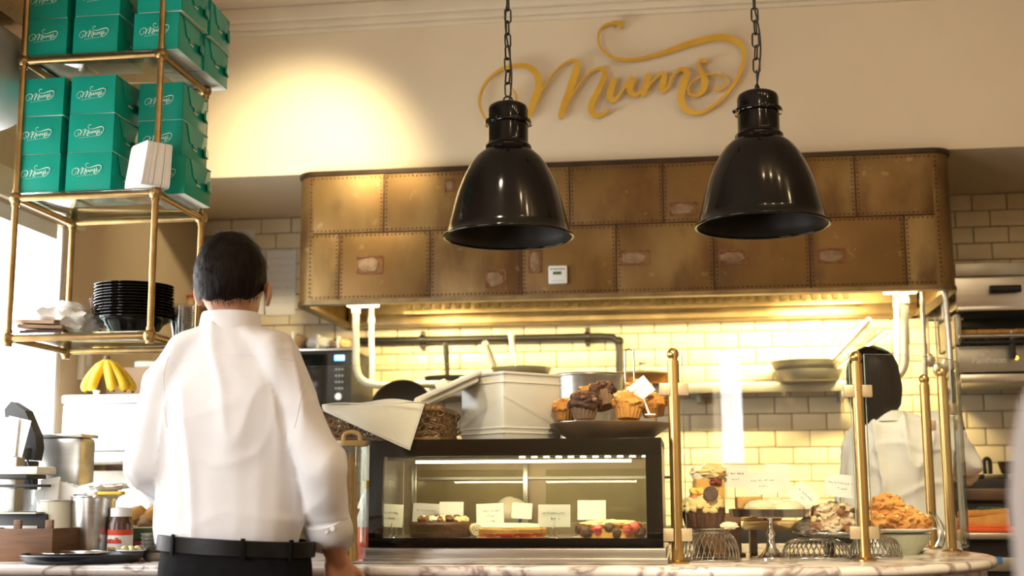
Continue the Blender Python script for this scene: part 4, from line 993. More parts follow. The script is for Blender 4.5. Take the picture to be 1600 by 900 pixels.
l = MB(); l.box((0, 0, .0), (.205, .17, .016), bev=.006, M=ML); l.build('lid_plate', WHITEG, lid, 40)
l = MB(); l.box((0, 0, 0), (.17, .135, .018), bev=.006, M=ML); l.v = [tuple(Vector(v) + ML @ Vector((0, 0, -.014))) for v in l.v]; l.build('lid_lip', WHITEG, lid, 40)
l = MB(); l.box((0, 0, 0), (.034, .03, .022), bev=.006, M=ML); l.v = [tuple(Vector(v) + ML @ Vector((-.012, 0, .017))) for v in l.v]; l.build('lid_knob', WHITEG, lid, 40)
# stoneware platter with muffins
pp = at(951, 681, 3.58)
pl_ = thing('muffin_platter', 'dark stoneware platter heaped with muffins on the display case', 'platter', (pp.x, 3.60, TOPZ + .001))
PR = (at(1046, 665, 3.6).x - at(856, 665, 3.6).x) / 2
w_ = lambda a, i: 1 + .015 * sin(a * 3 + 1) + .01 * sin(a * 7)
c = MB(); c.lathe_open([(.001, 0), (PR * .62, 0), (PR * .70, .004), (PR * .98, .036), (PR, .044), (PR * .97, .046), (PR * .92, .040), (PR * .66, .012), (.001, .010)], n=60, wob=w_); c.build('platter_dish', RUST, pl_, 50)
PZ = TOPZ + .013
def muffin(label, loc, r, kind, rx=0, ry=0, seed=0):
    t = thing('muffin', label, 'muffin', loc, seed * .7, 'muffins on the platter'); t.rotation_euler = (rx, ry, seed * .7)
    wob = lambda a, i: 1 + .035 * (1 if int(a * 36 / (2 * pi)) % 2 else -1)
    c = MB(); c.lathe([(r * .62, 0), (r * .66, .002), (r * .92, r * .95), (r * .88, r * .95)], n=72, wob=wob); c.build('paper_case', PAPERC if kind == 'c' else ORNG, t, 30)
    c = MB(); c.lump((0, 0, r * 1.0), (r * 1.02, r * 1.02, r * .62), seed=seed, amp=.22, freq=2.2, sub=4); c.build('muffin_top', CHOC if kind == 'c' else ORNG, t, 60)
    rn = random.Random(seed)
    for k in range(26 if kind == 'c' else 14):
        a = rn.uniform(0, 2 * pi); e = rn.uniform(.25, 1.45); d = Vector((cos(a) * cos(e) * r * 1.0, sin(a) * cos(e) * r * 1.0, r * 1.0 + sin(e) * r * .66))
        q = MB(); q.lump(d, (r * .2, r * .2, r * .15), seed=k + seed, amp=.45, sub=2); q.build('chocolate_chip' if kind == 'c' else 'crumble', CHOCT if kind == 'c' else ORNGT, t, 60)
    return t
def mp(px, py, Y): a = at(px, py, Y); return (a.x, Y, max(PZ, a.z))
muffin('chocolate chip muffin in brown paper, front left on the platter', mp(913, 655, 3.53), .044, 'c', seed=1)
muffin('chocolate chip muffin lying on top of the muffin heap', mp(946, 637, 3.60), .043, 'c', -.35, .25, seed=2)
muffin('golden muffin front centre on the platter', mp(982, 655, 3.53), .046, 'o', .1, .1, seed=3)
muffin('golden crumble muffin at the back beneath the card', mp(998, 632, 3.62), .040, 'o', -.2, -.1, seed=4)
muffin('golden crumble muffin at the right edge of the platter', mp(1022, 652, 3.58), .040, 'o', 0, .1, seed=5)
muffin('pale muffin at the left rear of the platter', mp(884, 657, 3.62), .036, 'o', 0, 0, seed=6)
muffin('golden muffin at the rear left of the heap', mp(925, 640, 3.67), .042, 'o', 0, 0, seed=8)
t = price_card(mp(1008, 648, 3.515), .075, .052, 'white price card tilted steeply over the golden muffins', 0, -.1, radians(-38), 2, False, seed=21, lift=.045)
MB().tube([(.012, 0, .0), (-.006, 0, .05)], .003, 8).build('card_stick', WHITE, t); MB().box((.014, 0, .0), (.03, .02, .004), bev=.001).build('card_foot', WHITE, t)
a = at(985, 640, 3.66)
t = thing('serving_tongs', 'upright steel serving tongs standing among the muffins', 'tongs', (a.x, 3.66, PZ))
tz = at(985, 545, 3.66).z - PZ
MB().tube(catmull([(-.011, 0, .02), (-.0125, 0, tz * .5), (-.012, 0, tz - .014), (-.007, 0, tz - .003), (0, 0, tz), (.007, 0, tz - .003), (.012, 0, tz - .014), (.0125, 0, tz * .5), (.011, 0, .02)], 5), .0026, 8).build('tong_loop', SILVER, t, 60)
MB().lump((-.011, 0, .016), (.008, .004, .016), 1, .0).build('tong_end', SILVER, t, 60); MB().lump((.011, 0, .016), (.008, .004, .016), 1, .0).build('tong_end', SILVER, t, 60)

# ================================================================ PASTRIES BEHIND THE GUARD GLASS (right)
def on(px, Y, dz=0): a = at(px, 860, Y); return (a.x, Y, CZ + dz)
def wire_dome(label, px, Y, r, h, nw=34):
    t = thing('wire_stand', label, 'stand', on(px, Y), 0, 'upturned wire bowls used as stands')
    wv = MB()
    for i in range(nw):
        a = 2 * pi * i / nw; P = []
        for k in range(9):
            s = k / 8; rr = r * (.50 + .50 * cos(s * pi / 2) ** .8 if s < .999 else .50); zz = h * sin(s * pi / 2); tw = a + .35 * s
            P.append((rr * cos(tw), rr * sin(tw), .003 + zz))
        wv.tube(P, .0016, 5)
    tag(wv.build('wire_ribs', SILVER, t, 60), kind='stuff')
    for rr, zz in ((r, .004), (r * .5, h + .003)): MB().tube([(rr * cos(2 * pi * i / 40), rr * sin(2 * pi * i / 40), zz) for i in range(40)], .0034, 8, closed=True).build('wire_ring', SILVER, t, 60)
    return t
def plate(label, loc, r, m_=None, h=.010, name='plate'):
    t = thing(name, label, 'plate', loc)
    c = MB(); c.lathe_open([(.001, 0), (r * .6, 0), (r * .72, .002), (r, h), (r * 1.01, h + .002), (r * .97, h + .002), (r * .70, .005), (.001, .004)], n=56); c.build('plate_disc', m_ or SILVER, t, 50)
    MB().tube([(r * cos(2 * pi * i / 56), r * sin(2 * pi * i / 56), h + .001) for i in range(56)], .0022, 6, closed=True).build('plate_rim', m_ or SILVER, t, 60); return t
wire_dome('upturned wire bowl under the chocolate cupcake, beside the brass post', 1108, 3.62, .082, .074)
plate('silver plate on the wire bowl under the chocolate cupcake', on(1106, 3.62, .082), .062, None, .005)
def cupcake(label, loc, r, h, cm, toppings, seed=0):
    t = thing('cupcake', label, 'cupcake', loc)
    wob = lambda a, i: 1 + .03 * (1 if int(a * 30 / (2 * pi)) % 2 else -1)
    c = MB(); c.lathe([(r * .8, 0), (r * .86, .003), (r, h * .7), (r * .98, h), (r * .6, h + .004)], n=60, wob=wob); c.build('cake_case', cm, t, 30)
    rn = random.Random(seed); z = h * .85
    for k in range(60):
        a = rn.uniform(0, 2 * pi); lv = rn.random(); rr = r * (1.02 - lv * .55) * rn.uniform(.75, 1.05)
        q = MB(); q.lump((rr * cos(a), rr * sin(a), z + lv * .055), (.012, .012, .009), seed=k + seed * 100, amp=.4, sub=2); q.build('frosting_dab', toppings[min(len(toppings) - 1, int(lv * len(toppings) * rn.uniform(.7, 1.2)))], t, 60)
    c = MB(); c.lump((0, 0, z + .016), (r * .95, r * .95, .034), seed=seed, amp=.2); c.build('frosting', toppings[0], t, 60); return t
cc_ = cupcake('large chocolate cupcake with yellow and pink frosting and a round biscuit', on(1101, 3.60, .090), .058, .055, CHOC, [CREAM, CREAM, PINK, YELC], 3)
bi = MB(); bi.lathe([(.001, -.004), (.019, -.004), (.020, -.002), (.020, .002), (.019, .004), (.001, .004)], n=32, M=Matrix.Rotation(radians(80), 3, 'X')); bi.v = [(v[0] + .020, v[1] - .058, v[2] + .092) for v in bi.v]; bi.build('round_biscuit', CHOC, cc_, 40)
q = MB(); q.lump((0, 0, .008), (.024, .012, .010), seed=5, amp=.3); t = thing('popcorn_piece', 'pale broken meringue piece at the foot of the chocolate cupcake', 'meringue', on(1141, 3.565, .0885)); q.build('crumb', SUGAR, t, 60)
# tall layer cake slice behind the cupcake
t = thing('layer_cake', 'white frosted layer cake with yellow top behind the chocolate cupcake', 'cake', on(1110, 3.88, .126))
MB().box((0, 0, .050), (.088, .06, .10), .2, bev=.012).build('cake_body', SPONGE, t, 40)
q = MB(); q.lump((0, 0, .118), (.052, .04, .024), seed=2, amp=.2, freq=4, sub=4); q.build('icing', CREAM, t, 60)
q = MB(); q.lump((-.018, -.012, .114), (.032, .022, .028), seed=7, amp=.15, sub=4); q.build('icing_peak', SUGAR, t, 60)
for k in range(6): q = MB(); q.lump((.012 + .009 * (k % 3), -.034, .088 + .006 * (k // 3)), (.009, .007, .007), seed=k, amp=.3, sub=2); q.build('berry', CHOC if k % 2 else REDB, t, 60)
t = thing('cake_block', 'dark wooden block stand under the layer cake, beside the wire bowl', 'stand', on(1121, 3.88)); MB().box((0, 0, .062), (.13, .10, .124), .1, bev=.006).build('block', WOODD, t); MB().box((0, 0, .006), (.15, .12, .012), .1, bev=.004).build('block_foot', WOODD, t)
# silver cake stand
cs = on(1205, 3.70)
t = thing('cake_stand', 'polished silver pedestal cake stand in the middle of the pastries', 'cake stand', cs)
c = MB(); c.lathe([(.001, 0), (.052, 0), (.052, .004), (.046, .007), (.030, .013), (.014, .034), (.0095, .060), (.013, .067), (.013, .073), (.008, .079), (.0065, .108), (.010, .112), (.012, .116)], n=44); c.build('pedestal', SILVER, t, 50)
MB().tube([(.049 * cos(2 * pi * i / 44), .049 * sin(2 * pi * i / 44), .005) for i in range(44)], .004, 8, closed=True).build('beaded_foot', SILVER, t, 60)
c = MB(); c.lathe_open([(.001, .116), (.095, .116), (.112, .119), (.114, .139), (.111, .139), (.109, .122), (.001, .121)], n=64); c.build('dish', SILVER, t, 50)
sz = CZ + .121
def cake_lump(nm, label, cat, px, Y, z, rr, m_, seed, group=None, amp=.25, chips=None, nch=10):
    a = at(px, 860, Y); t = thing(nm, label, cat, (a.x, Y, z), seed, group)
    q = MB(); q.lump((0, 0, rr[2] * .8), rr, seed=seed, amp=amp, freq=2.6, sub=4); q.v = [(v[0], v[1], max(0, v[2])) for v in q.v]; q.build('crust', m_, t, 60)
    if chips:
        rn = random.Random(seed)
        for k in range(nch):
            a = rn.uniform(0, 2 * pi); e = rn.uniform(.2, 1.4); d = (cos(a) * cos(e) * rr[0], sin(a) * cos(e) * rr[1], rr[2] * .8 + sin(e) * rr[2])
            c = MB(); c.lump(d, (.009, .009, .007), seed=k, amp=.4, sub=2); c.build('topping', chips[k % len(chips)], t, 60)
    return t
cake_lump('sponge_cake', 'pale sugared bun left on the silver cake stand', 'bun', 1190, 3.69, sz, (.045, .04, .024), SUGAR, 31, amp=.12)
cake_lump('sponge_cake', 'pale sugared bun right on the silver cake stand', 'bun', 1236, 3.70, sz, (.042, .04, .022), SUGAR, 32, amp=.12)
cake_lump('sponge_cake', 'white bun at the back of the silver cake stand', 'bun', 1213, 3.75, sz, (.04, .035, .028), SUGAR, 33, amp=.12)
# tray bake squares on wooden board behind
bo = on(1236, 3.95)
t = thing('serving_board', 'honey coloured wooden serving board raised behind the cake stand', 'board', (bo[0], 3.95, CZ + .075)); MB().box((0, 0, .013), (.27, .16, .026), -.08, bev=.006).build('board', WOODL, t)
for x_ in (-.11, .11): MB().box((x_, 0, -.0375), (.02, .12, .073), bev=.003).build('foot', WOODD, t)
bz = CZ + .1015
t = thing('layer_slice', 'yellow sponge slice with red jam between cupcake and cake stand', 'slice', (at(1172, 860, 3.92).x, 3.92, bz)); MB().box((0, 0, .012), (.075, .06, .024), .1, bev=.004).build('lower_sponge', SPONGE, t)
MB().box((0, 0, .030), (.073, .058, .012), .1, bev=.004).build('jam', REDB, t); MB().box((0, 0, .053), (.075, .06, .034), .1, bev=.006).build('upper_sponge', SPONGE, t)
cake_lump('nut_slice', 'brown nut topped slice behind the silver cake stand', 'slice', 1204, 3.95, bz, (.04, .035, .03), ORNG, 41, chips=[CHOCT, REDB, ORNGT], nch=14)
for (px, py, w_, h_, Y, roll, label, sd) in ((1148, 744, .080, .068, 3.90, .03, 'white price card standing beside the layer cake', 51), (1190, 755, .086, .064, 3.76, -.03, 'white price card with a wire clip above the silver cake stand', 52),
        (1214, 747, .07, .082, 3.79, .02, 'narrow white card standing above the silver cake stand', 53), (1244, 771, .072, .058, 3.72, .75, 'white price card tilted like a diamond on the cake stand', 54), (1312, 759, .092, .064, 3.76, .12, 'white price card standing in the sugared cookies', 55)):
    a = at(px, py, Y); zb = a.z - h_ / 2
    base = {51: bz, 52: sz + .0, 53: sz, 54: sz, 55: CZ + .08}[sd]
    t = price_card((a.x, Y, base), w_, h_, label, .0, -.05, roll, 2 if sd != 53 else 0, False, seed=sd, lift=max(.02, zb - base))
    MB().tube([(0, .002, 0), (0, .002, max(.02, zb - base) + .012)], .0013, 6).build('wire_stem', SILVER, t)
# cookies on a silver plate over wire bowls
wire_dome('low upturned wire bowl under the sugared cookies', 1275, 3.78, .095, .050, 38)
wire_dome('upturned wire bowl behind the front right brass post', 1368, 3.81, .072, .054, 34)
plate('silver plate of sugared cookies behind the guard glass', on(1312, 3.80, .060), .128, None, .012)
ck = CZ + .068
for k, (px, Y, dz) in enumerate(((1272, 3.76, 0), (1300, 3.74, 0), (1328, 3.75, 0), (1285, 3.82, 0), (1315, 3.83, 0), (1290, 3.77, .028), (1318, 3.77, .026), (1303, 3.81, .03))):
    cake_lump('sugared_cookie', ('sugared cookie at the left end of the pile', 'sugared cookie low in the front of the pile', 'sugared cookie low beside the brass post', 'sugared cookie low at the back left of the pile', 'sugared cookie low at the back of the pile', 'sugared cookie upper left of the pile', 'sugared cookie upper right of the pile', 'sugared cookie topmost at the back of the pile')[k], 'cookie', px, Y, ck + dz * 1.3, (.043, .040, .026), ICED, 60 + k, 'sugared cookies', .35, [SUGAR, CHOCT, CREAM], 8)
plate('pale glass plate of golden scones behind the guard glass', on(1408, 4.02, .062), .105, WHITE, .012)
c = thing('glass_bowl', 'fluted pale glass bowl holding up the plate of scones', 'bowl', on(1412, 4.02)); q = MB()
q.lathe_open([(.040, 0), (.045, .004), (.075, .040), (.088, .060), (.085, .060), (.072, .042), (.04, .008), (.001, .006)], n=72, wob=lambda a, i: 1 + .02 * cos(a * 24)); q.build('fluted_bowl', mat('pale green glassware', (.62, .64, .52), .15, col2=(.5, .53, .40), nscale=8), c, 40)
gk = CZ + .070
for k, (px, Y, dz, r) in enumerate(((1372, 3.98, 0, .042), (1402, 3.97, 0, .044), (1434, 4.00, 0, .036), (1390, 4.04, 0, .042), (1388, 3.99, .032, .044), (1418, 4.03, .012, .038))):
    cake_lump('scone', ('golden scone lower left of the heap beside the brass post', 'golden scone low at the front of the heap', 'small golden scone at the right end of the heap', 'golden scone low at the back of the heap', 'large golden scone on top of the heap', 'golden scone upper right of the heap')[k], 'scone', px, Y, gk + dz * 1.35, (r * 1.2, r * 1.1, r * .78), SCONE, 80 + k, 'golden scones', .32, [ORNGT, SCONE], 8)
plate('small white saucer lying behind the fluted glass bowl', on(1425, 4.16), .050, WHITE, .008, 'saucer')
t = thing('cup_hook', 'tangle of steel tongs lying behind the rear brass post', 'tongs', on(1462, 4.30)); MB().tube(catmull([(0, 0, .01), (.02, .02, .05), (.01, .03, .10), (-.01, .02, .12)], 5), .003, 6).build('tong_arm', SILVER, t); MB().tube(catmull([(.02, 0, .01), (.035, .02, .04), (.03, .03, .08), (.01, .02, .11)], 5), .003, 6).build('tong_arm', SILVER, t)

# ================================================================ BREADSTICK JAR beside the case
jl = at(548, 870, 3.44)
jr = (at(567, 780, 3.44).x - at(520, 780, 3.44).x) / 2
t = thing('breadstick_jar', 'tall glass jar with a wooden lid between the man and the display case', 'jar', (at(547, 860, 3.44).x, 3.44, CZ))
jh = at(543, 697, 3.44).z - CZ
c = MB(); c.lathe_open([(.001, 0), (jr, 0), (jr, jh), (jr - .004, jh), (jr - .004, .006), (.001, .006)], n=40); c.build('jar_glass', JARG, t, 40)
c = MB(); c.lathe([(.001, jh), (jr + .003, jh), (jr + .004, jh + .004), (jr + .003, jh + .014), (.001, jh + .016)], n=40); l_ = c.build('jar_lid', WOODL, t, 40)
MB().tube(catmull([(-.024, 0, jh + .012), (-.02, 0, jh + .032), (0, 0, jh + .038), (.02, 0, jh + .032), (.024, 0, jh + .012)], 5), .006, 8).build('lid_handle', WOODL, l_)
j0 = Vector(t.location)
for k in range(20):
    a = random.uniform(0, 2 * pi); r0 = random.uniform(0, jr * .75); r1 = random.uniform(0, jr * .65); b_ = random.uniform(0, 2 * pi); ln = jh * random.uniform(.78, .95) * (.5 if k > 11 else 1)
    o = thing('breadstick', 'golden breadstick leaning in the tall glass jar', 'breadstick', (j0.x + r0 * cos(a), j0.y + r0 * sin(a), CZ + .008), 0, 'breadsticks in the jar')
    e = Vector((r1 * cos(b_) - r0 * cos(a), r1 * sin(b_) - r0 * sin(a), ln)); MB().tube([(e * s / 8 + Vector((random.uniform(-.0006, .0006), random.uniform(-.0006, .0006), 0))) for s in range(9)], [.0042 * random.uniform(.9, 1.1) for s in range(9)], 8).build('stick', BREAD, o, 60)
t = thing('sauce_bottle', 'white and red bottle glimpsed between the jar and the display case', 'bottle', (at(570, 860, 3.62).x, 3.64, CZ))
c = MB(); c.lathe([(.001, 0), (.026, 0), (.028, .004), (.028, .09), (.027, .095)], n=30); c.build('red_label', REDL, t, 40); c = MB(); c.lathe([(.0275, .09), (.028, .10), (.028, .15), (.018, .175), (.012, .185), (.012, .2), (.001, .2)], n=30); c.build('bottle_body', WHITE, t, 40); c = MB(); c.lathe([(.014, .2), (.014, .222), (.001, .224)], n=24); c.build('cap', LEMON, t, 40)

# ================================================================ KITCHEN: wall shelf, pans, pipes
szk = at(1200, 600, 5.76).z
sh = thing('wall_shelf', 'long steel wall shelf under the extractor hood carrying pans', 'shelf', (-.25, 5.815, szk - .03))
sx0, sx1, sx2 = at(600, 600, 5.76).x + .25, at(1205, 600, 5.76).x + .25, at(1335, 600, 5.76).x + .25
MB().box(((sx0 + sx1) / 2, 0, .02), (sx1 - sx0, .20, .022), bev=.003).build('shelf_plate', STEEL, sh)
MB().box(((sx0 + sx2) / 2, -.10, .012), (sx2 - sx0, .012, .042), bev=.003).build('front_edge', STEELD, sh)
for k in range(7): MB().box((sx1 + .02 + k * (sx2 - sx1 - .03) / 6, 0, .02), (.030, .20, .014), bev=.002).build('slat', STEEL, sh)
for x_ in (sx0 + .1, .3, sx2 - .05): MB().box((x_, .04, -.02), (.02, .12, .05), bev=.003).build('bracket', STEELD, sh)
PZK = szk - .03 + .032
def pan(label, px, Y, r, h, m_, hang=None, hm=IRON, z=None, wall=1.12):
    a = at(px, 590, Y); t = thing('frying_pan', label, 'pan', (a.x, Y, z or PZK), 0, 'pans in the kitchen')
    c = MB(); c.lathe_open([(.001, 0), (r * .8, 0), (r * .86, .004), (r, h), (r - .003, h), (r * .84, .007), (.001, .005)], n=44); c.build('pan_body', m_, t, 50)
    if hang:
        dx, dz, dy, ln = hang; s0 = Vector((dx * r * .9, dy * r, h * .8)); d = Vector((dx * .5, dy * .3, dz)).normalized() * ln
        MB().tube([s0, s0 + d * .25, s0 + d * .6, s0 + d], [.010, .012, .016, .017], 10, sq=.55).build('handle', hm, t, 60)
        e = s0 + d * .97; MB().tube([e + Vector((.012 * cos(2 * pi * i / 16), 0, .012 * sin(2 * pi * i / 16))) for i in range(16)], .004, 6, closed=True).build('hanging_eye', hm, t, 60)
    return t
pan('dark frying pan with an upright black handle at the left of the shelf', 705, 5.74, .125, .05, IRON, (-.12, 1, -.1, .16))
pan('steel pan with a slanting handle in the middle of the shelf', 806, 5.76, .165, .045, STEELD, (-.45, .55, -.2, .18), STEEL)
pan('steel pan with an upright handle nested on the one behind the bread bin', 815, 5.76, .14, .04, STEELD, (-.22, 1, .0, .17), STEEL, z=PZK + .047)
t = pan('copper toned lidded pan at the right of the black pipe', 1004, 5.74, .15, .045, mat('copper pan', (.55, .28, .08), .28, .9, col2=(.4, .18, .05), nscale=8)); 
c = MB(); c.lathe([(.15, .045), (.12, .055), (.03, .066), (.012, .068), (.010, .09), (.018, .098), (.016, .104), (.001, .106)], n=40); c.build('lid', STEELD, t, 50)
t = pan('stack of steel pans with long pale handles on the slatted shelf', 1262, 5.74, .15, .05, STEELD, (.75, .28, -.1, .30), STEEL)
t = pan('upper steel pan on the slatted shelf beside the cook', 1258, 5.74, .15, .04, STEELD, (.8, .42, 0, .26), STEEL, z=PZK + .052)
# big steel pot and mixing bowl on the range
RZK = .93
t = thing('stock_pot', 'big steel mixing bowl seen behind the muffins', 'bowl', (at(920, 640, 4.45).x, 4.45, CZ))
pr_ = (at(975, 600, 4.45).x - at(868, 600, 4.45).x) / 2; ph = at(920, 588, 4.45).z - CZ
c = MB(); c.lathe_open([(.001, 0), (pr_ * .8, 0), (pr_ * .9, .02), (pr_ * .96, ph * .6), (pr_, ph), (pr_ + .006, ph + .002), (pr_ + .004, ph - .004), (pr_ * .95, ph * .6), (pr_ * .88, .03), (.001, .01)], n=56); c.build('bowl_wall', STEEL, t, 50)
MB().tube([((pr_ + .002) * cos(2 * pi * i / 48), (pr_ + .002) * sin(2 * pi * i / 48), ph) for i in range(48)], .006, 8, closed=True).build('rolled_rim', STEEL, t, 60)
t = thing('wok', 'round black wok leaning below the shelf behind the basket', 'pan', (at(632, 640, 5.3).x, 5.32, RZK)); wk = at(632, 602, 5.3).z - RZK
c = MB(); c.lathe_open([(.001, 0), (.06, .01), (.11, .05), (.135, .10), (.13, .10), (.10, .05), (.001, .012)], n=40, M=Matrix.Rotation(radians(75), 3, 'X')); mz = min(v[2] for v in c.v); c.v = [(v[0], v[1], v[2] + wk - .135) for v in c.v]; c.build('wok_body', IRON, t, 50)
MB().box((0, .05, (wk - .27) / 2), (.10, .05, max(.05, wk - .27)), bev=.004).build('wok_stand', STEELD, t)
# cooking range under the hood
t = thing('cooking_range', 'steel cooking range under the extractor hood', 'range', (-.08, 5.6, 0))
MB().box((0, 0, .45), (2.1, .58, .88), bev=.006).build('range_body', STEELD, t); MB().box((0, -.02, RZK - .022), (2.12, .60, .04), bev=.004).build('range_top', STEEL, t)
for k in range(5): MB().box((-.84 + k * .42, -.292, .5), (.38, .012, .5), bev=.004).build('oven_door', STEELD, t)
t = thing('griddle', 'long black griddle with a steel front edge behind the pastries', 'griddle', (.30, 5.48, RZK - .002))
MB().box((0, 0, .055), (1.10, .36, .10), bev=.006).build('griddle_block', BLACKM, t); MB().box((0, -.186, .022), (1.12, .016, .04), bev=.003).build('front_edge', STEEL, t)
for k in range(4): MB().lathe([(.016, 0), (.014, .016), (.001, .017)], c=(-.4 + k * .27, -.192, .075), n=20, M=Matrix.Rotation(pi / 2, 3, 'X')).build('control_knob', BLACKG, t)
# black gas pipe on the tiles
t = thing('gas_pipe', 'black iron gas pipe bending down on the tiled wall', 'pipe', (at(800, 528, 5.88).x, 5.88, at(800, 528, 5.88).z)); g0 = Vector(t.location)
P = [at(560, 533, 5.87), at(700, 530.5, 5.87), at(940, 526, 5.87), at(957, 527, 5.87), at(966, 534, 5.87), at(968, 548, 5.87), at(968, 640, 5.87)]
MB().tube([p - g0 for p in P], .017, 16).build('pipe_run', IRON, t, 60)
for px, py in ((660, 531), (918, 526.5)):
    a = at(px, py, 5.87) - g0; b = MB().tube([a + Vector((-.012, 0, 0)), a + Vector((.012, 0, 0))], .024, 16).build('pipe_clamp', IRON, t); MB().box(a + Vector((0, .01, 0)), (.022, .02, .085), bev=.004).build('clamp_plate', IRON, b)
a = at(967, 533, 5.87) - g0; MB().ball(a, .022, 3).build('elbow', IRON, t, 60)
# cream pipes at the left end of the hood
def pipe(label, pxs, Y, r, m_, dy=0):
    pts = [at(x, y, Y) for x, y in pxs]; t = thing('drain_pipe', label, 'pipe', pts[0]); pts2 = [pts[0] + Vector((0, 0, 2.492 - pts[0].z))] + pts; MB().tube([p - pts[0] for p in catmull(pts2, 4)], r, 16).build('pipe_run', m_, t, 60)
    for s in (0, -1): MB().tube([pts[s] - pts[0] + Vector((0, 0, -.012)), pts[s] - pts[0] + Vector((0, 0, .012))], r * 1.25, 16).build('pipe_collar', m_, t)
    return t
pipe('thick cream pipe curving under the left end of the hood', [(556, 486), (556, 540), (557, 575), (566, 594), (590, 602), (640, 601), (700, 600)], 5.36, .0155, PIPEW)
pipe('thinner cream pipe beside the thick one under the hood', [(580, 500), (581, 560), (581, 598)], 5.5, .013, PIPEW)
pipe('thick cream pipe with a bend at the right end of the hood', [(1413, 470), (1414, 540), (1414, 566), (1408, 582), (1394, 594)], 5.36, .0165, PIPEW)
pipe('straight cream pipe left of the bent one at the right end', [(1401, 476), (1402, 530), (1402, 585)], 5.5, .012, PIPEW)
pipe('slim steel rod hanging from the hood near the utensils', [(1441, 472), (1445, 560), (1448, 640)], 5.42, .010, STEEL)
pipe('long steel rod hanging from the front right corner of the hood', [(1477, 455), (1484, 540), (1489, 640)], 5.14, .0105, STEEL)
# hanging utensils on a rail at the right
ur = thing('utensil_rail', 'steel rail with hooks for utensils at the right end of the hood', 'rail', at(1466, 500, 5.5)); u0 = Vector(ur.location)
MB().tube([(-.06, 0, 0), (.10, 0, 0)], .006, 10).build('rail_bar', STEEL, ur); MB().tube([(.02, 0, 0), (.02, 0, .22)], .005, 8).build('rail_drop', STEEL, ur)
for k, (dx, ln, hd, lb) in enumerate(((-.045, .15, 'sp', 'steel spoon hanging leftmost on the utensil rail'), (-.015, .19, 'lad', 'steel ladle hanging second on the utensil rail'), (.025, .17, 'sp', 'steel spatula hanging third on the utensil rail'), (.06, .21, 'lad', 'steel skimmer hanging rightmost on the utensil rail'))):
    t = thing('utensil', lb, 'utensil', (u0.x + dx, u0.y - .012, u0.z), 0, 'hanging utensils')
    MB().tube([(0, 0, .01), (0, 0, -ln)], .0055, 8, sq=.5).build('handle', STEEL, t)
    q = MB(); q.lump((0, 0, -ln - .02), (.022, .008 if hd == 'sp' else .02, .03), seed=k, amp=0.0); q.build('head', STEEL, t, 60)
# microwave and goods at the left
a = at(512, 650, 5.45); mz = at(512, 548, 5.45).z; mb0 = at(512, 655, 5.45).z
x0m, x1m = at(440, 600, 5.45).x, at(549, 600, 5.45).x
t = thing('microwave', 'black microwave with a blue lit display behind the man', 'microwave', ((x0m + x1m) / 2, 5.45, mb0)); mw = x1m - x0m
MB().box((0, .2, (mz - mb0) / 2), (mw, .4, mz - mb0), bev=.006).build('housing', BLACKM, t); MB().box((0, .2, mz - mb0 + .006), (mw + .01, .41, .012), bev=.003).build('steel_top', STEEL, t)
MB().box((-.06, -.006, (mz - mb0) / 2), (mw * .66, .012, (mz - mb0) * .9), bev=.003).build('door', BLACKG, t)
dp = at(530, 559, 5.44); MB().box((dp.x - (x0m + x1m) / 2, -.006, dp.z - mb0), (.045, .008, .024), bev=.002).build('display', BLUED, t)
for r_ in range(4):
    for c_ in range(3): MB().box((dp.x - (x0m + x1m) / 2 - .014 + .014 * c_, -.004, dp.z - mb0 - .05 - .028 * r_), (.009, .006, .009), bev=.002).build('button', STEELD, t)
MB().lathe([(.016, 0), (.015, .014), (.001, .014)], n=24, M=Matrix.Rotation(pi / 2, 3, 'X'), c=(dp.x - (x0m + x1m) / 2, -.004, dp.z - mb0 - .17)).build('dial', STEEL, t)
t = thing('shelf_unit', 'steel bench with a raised shelf under the microwave', 'bench', ((x0m + x1m) / 2, 5.65, 0)); MB().box((0, 0, mb0 - .02), (mw + .25, .46, .035), bev=.004).build('bench_top', STEEL, t)
for sx in (-1, 1):
    for sy in (-1, 1): MB().box((sx * (mw / 2 + .08), sy * .19, (mb0 - .037) / 2), (.04, .04, mb0 - .037), bev=.003).build('leg', STEELD, t)
for k, (px, w_, h_, m_, lb) in enumerate(((500, .14, .07, PAPER, 'white wrapped parcel on top of the microwave'), (532, .11, .06, FOODR, 'brown mottled food parcel on top of the microwave'), (462, .10, .085, KRAFT, 'tan paper parcel at the left on the microwave'))):
    a = at(px, 545, 5.56); t = thing('food_parcel', lb, 'parcel', (a.x, 5.58, mz + .0125)); q = MB(); q.lump((0, 0, h_ * .48), (w_ / 2, .07, h_ * .5), seed=k + 3, amp=.15, sub=4); q.v = [(v[0], v[1], max(0, v[2])) for v in q.v]; q.build('wrapping', m_, t, 60)
    MB().box((0, 0, h_ * .5), (.012, .145, h_ * 1.0), bev=.004).build('tape', PAPER, t)
# papers taped to the tiles
for k, (x0_, y0_, x1_, y1_, lb) in enumerate(((415, 392, 461, 492, 'printed paper list taped to the tiles right of the head'), (372, 392, 414, 492, 'printed paper sheet taped to the tiles close to the head'), (333, 360, 398, 400, 'wide paper notice taped to the tiles above the head'))):
    a, b = at(x0_, y0_, 5.905), at(x1_, y1_, 5.905); t = thing('paper_notice', lb, 'notice', ((a.x + b.x) / 2, 5.906, b.z)); w_, h_ = b.x - a.x, a.z - b.z
    MB().box((0, 0, h_ / 2), (w_, .002, h_)).build('sheet', PAPER, t); s_ = MB()
    for r_ in range(7): scribble(s_, 0, h_ * (.88 - .115 * r_), w_ * .8, .004, k * 10 + r_, -.0018)
    tag(s_.build('printed_lines', mat('grey print', (.36, .30, .26), .6, nscale=9), t, None), kind='stuff')

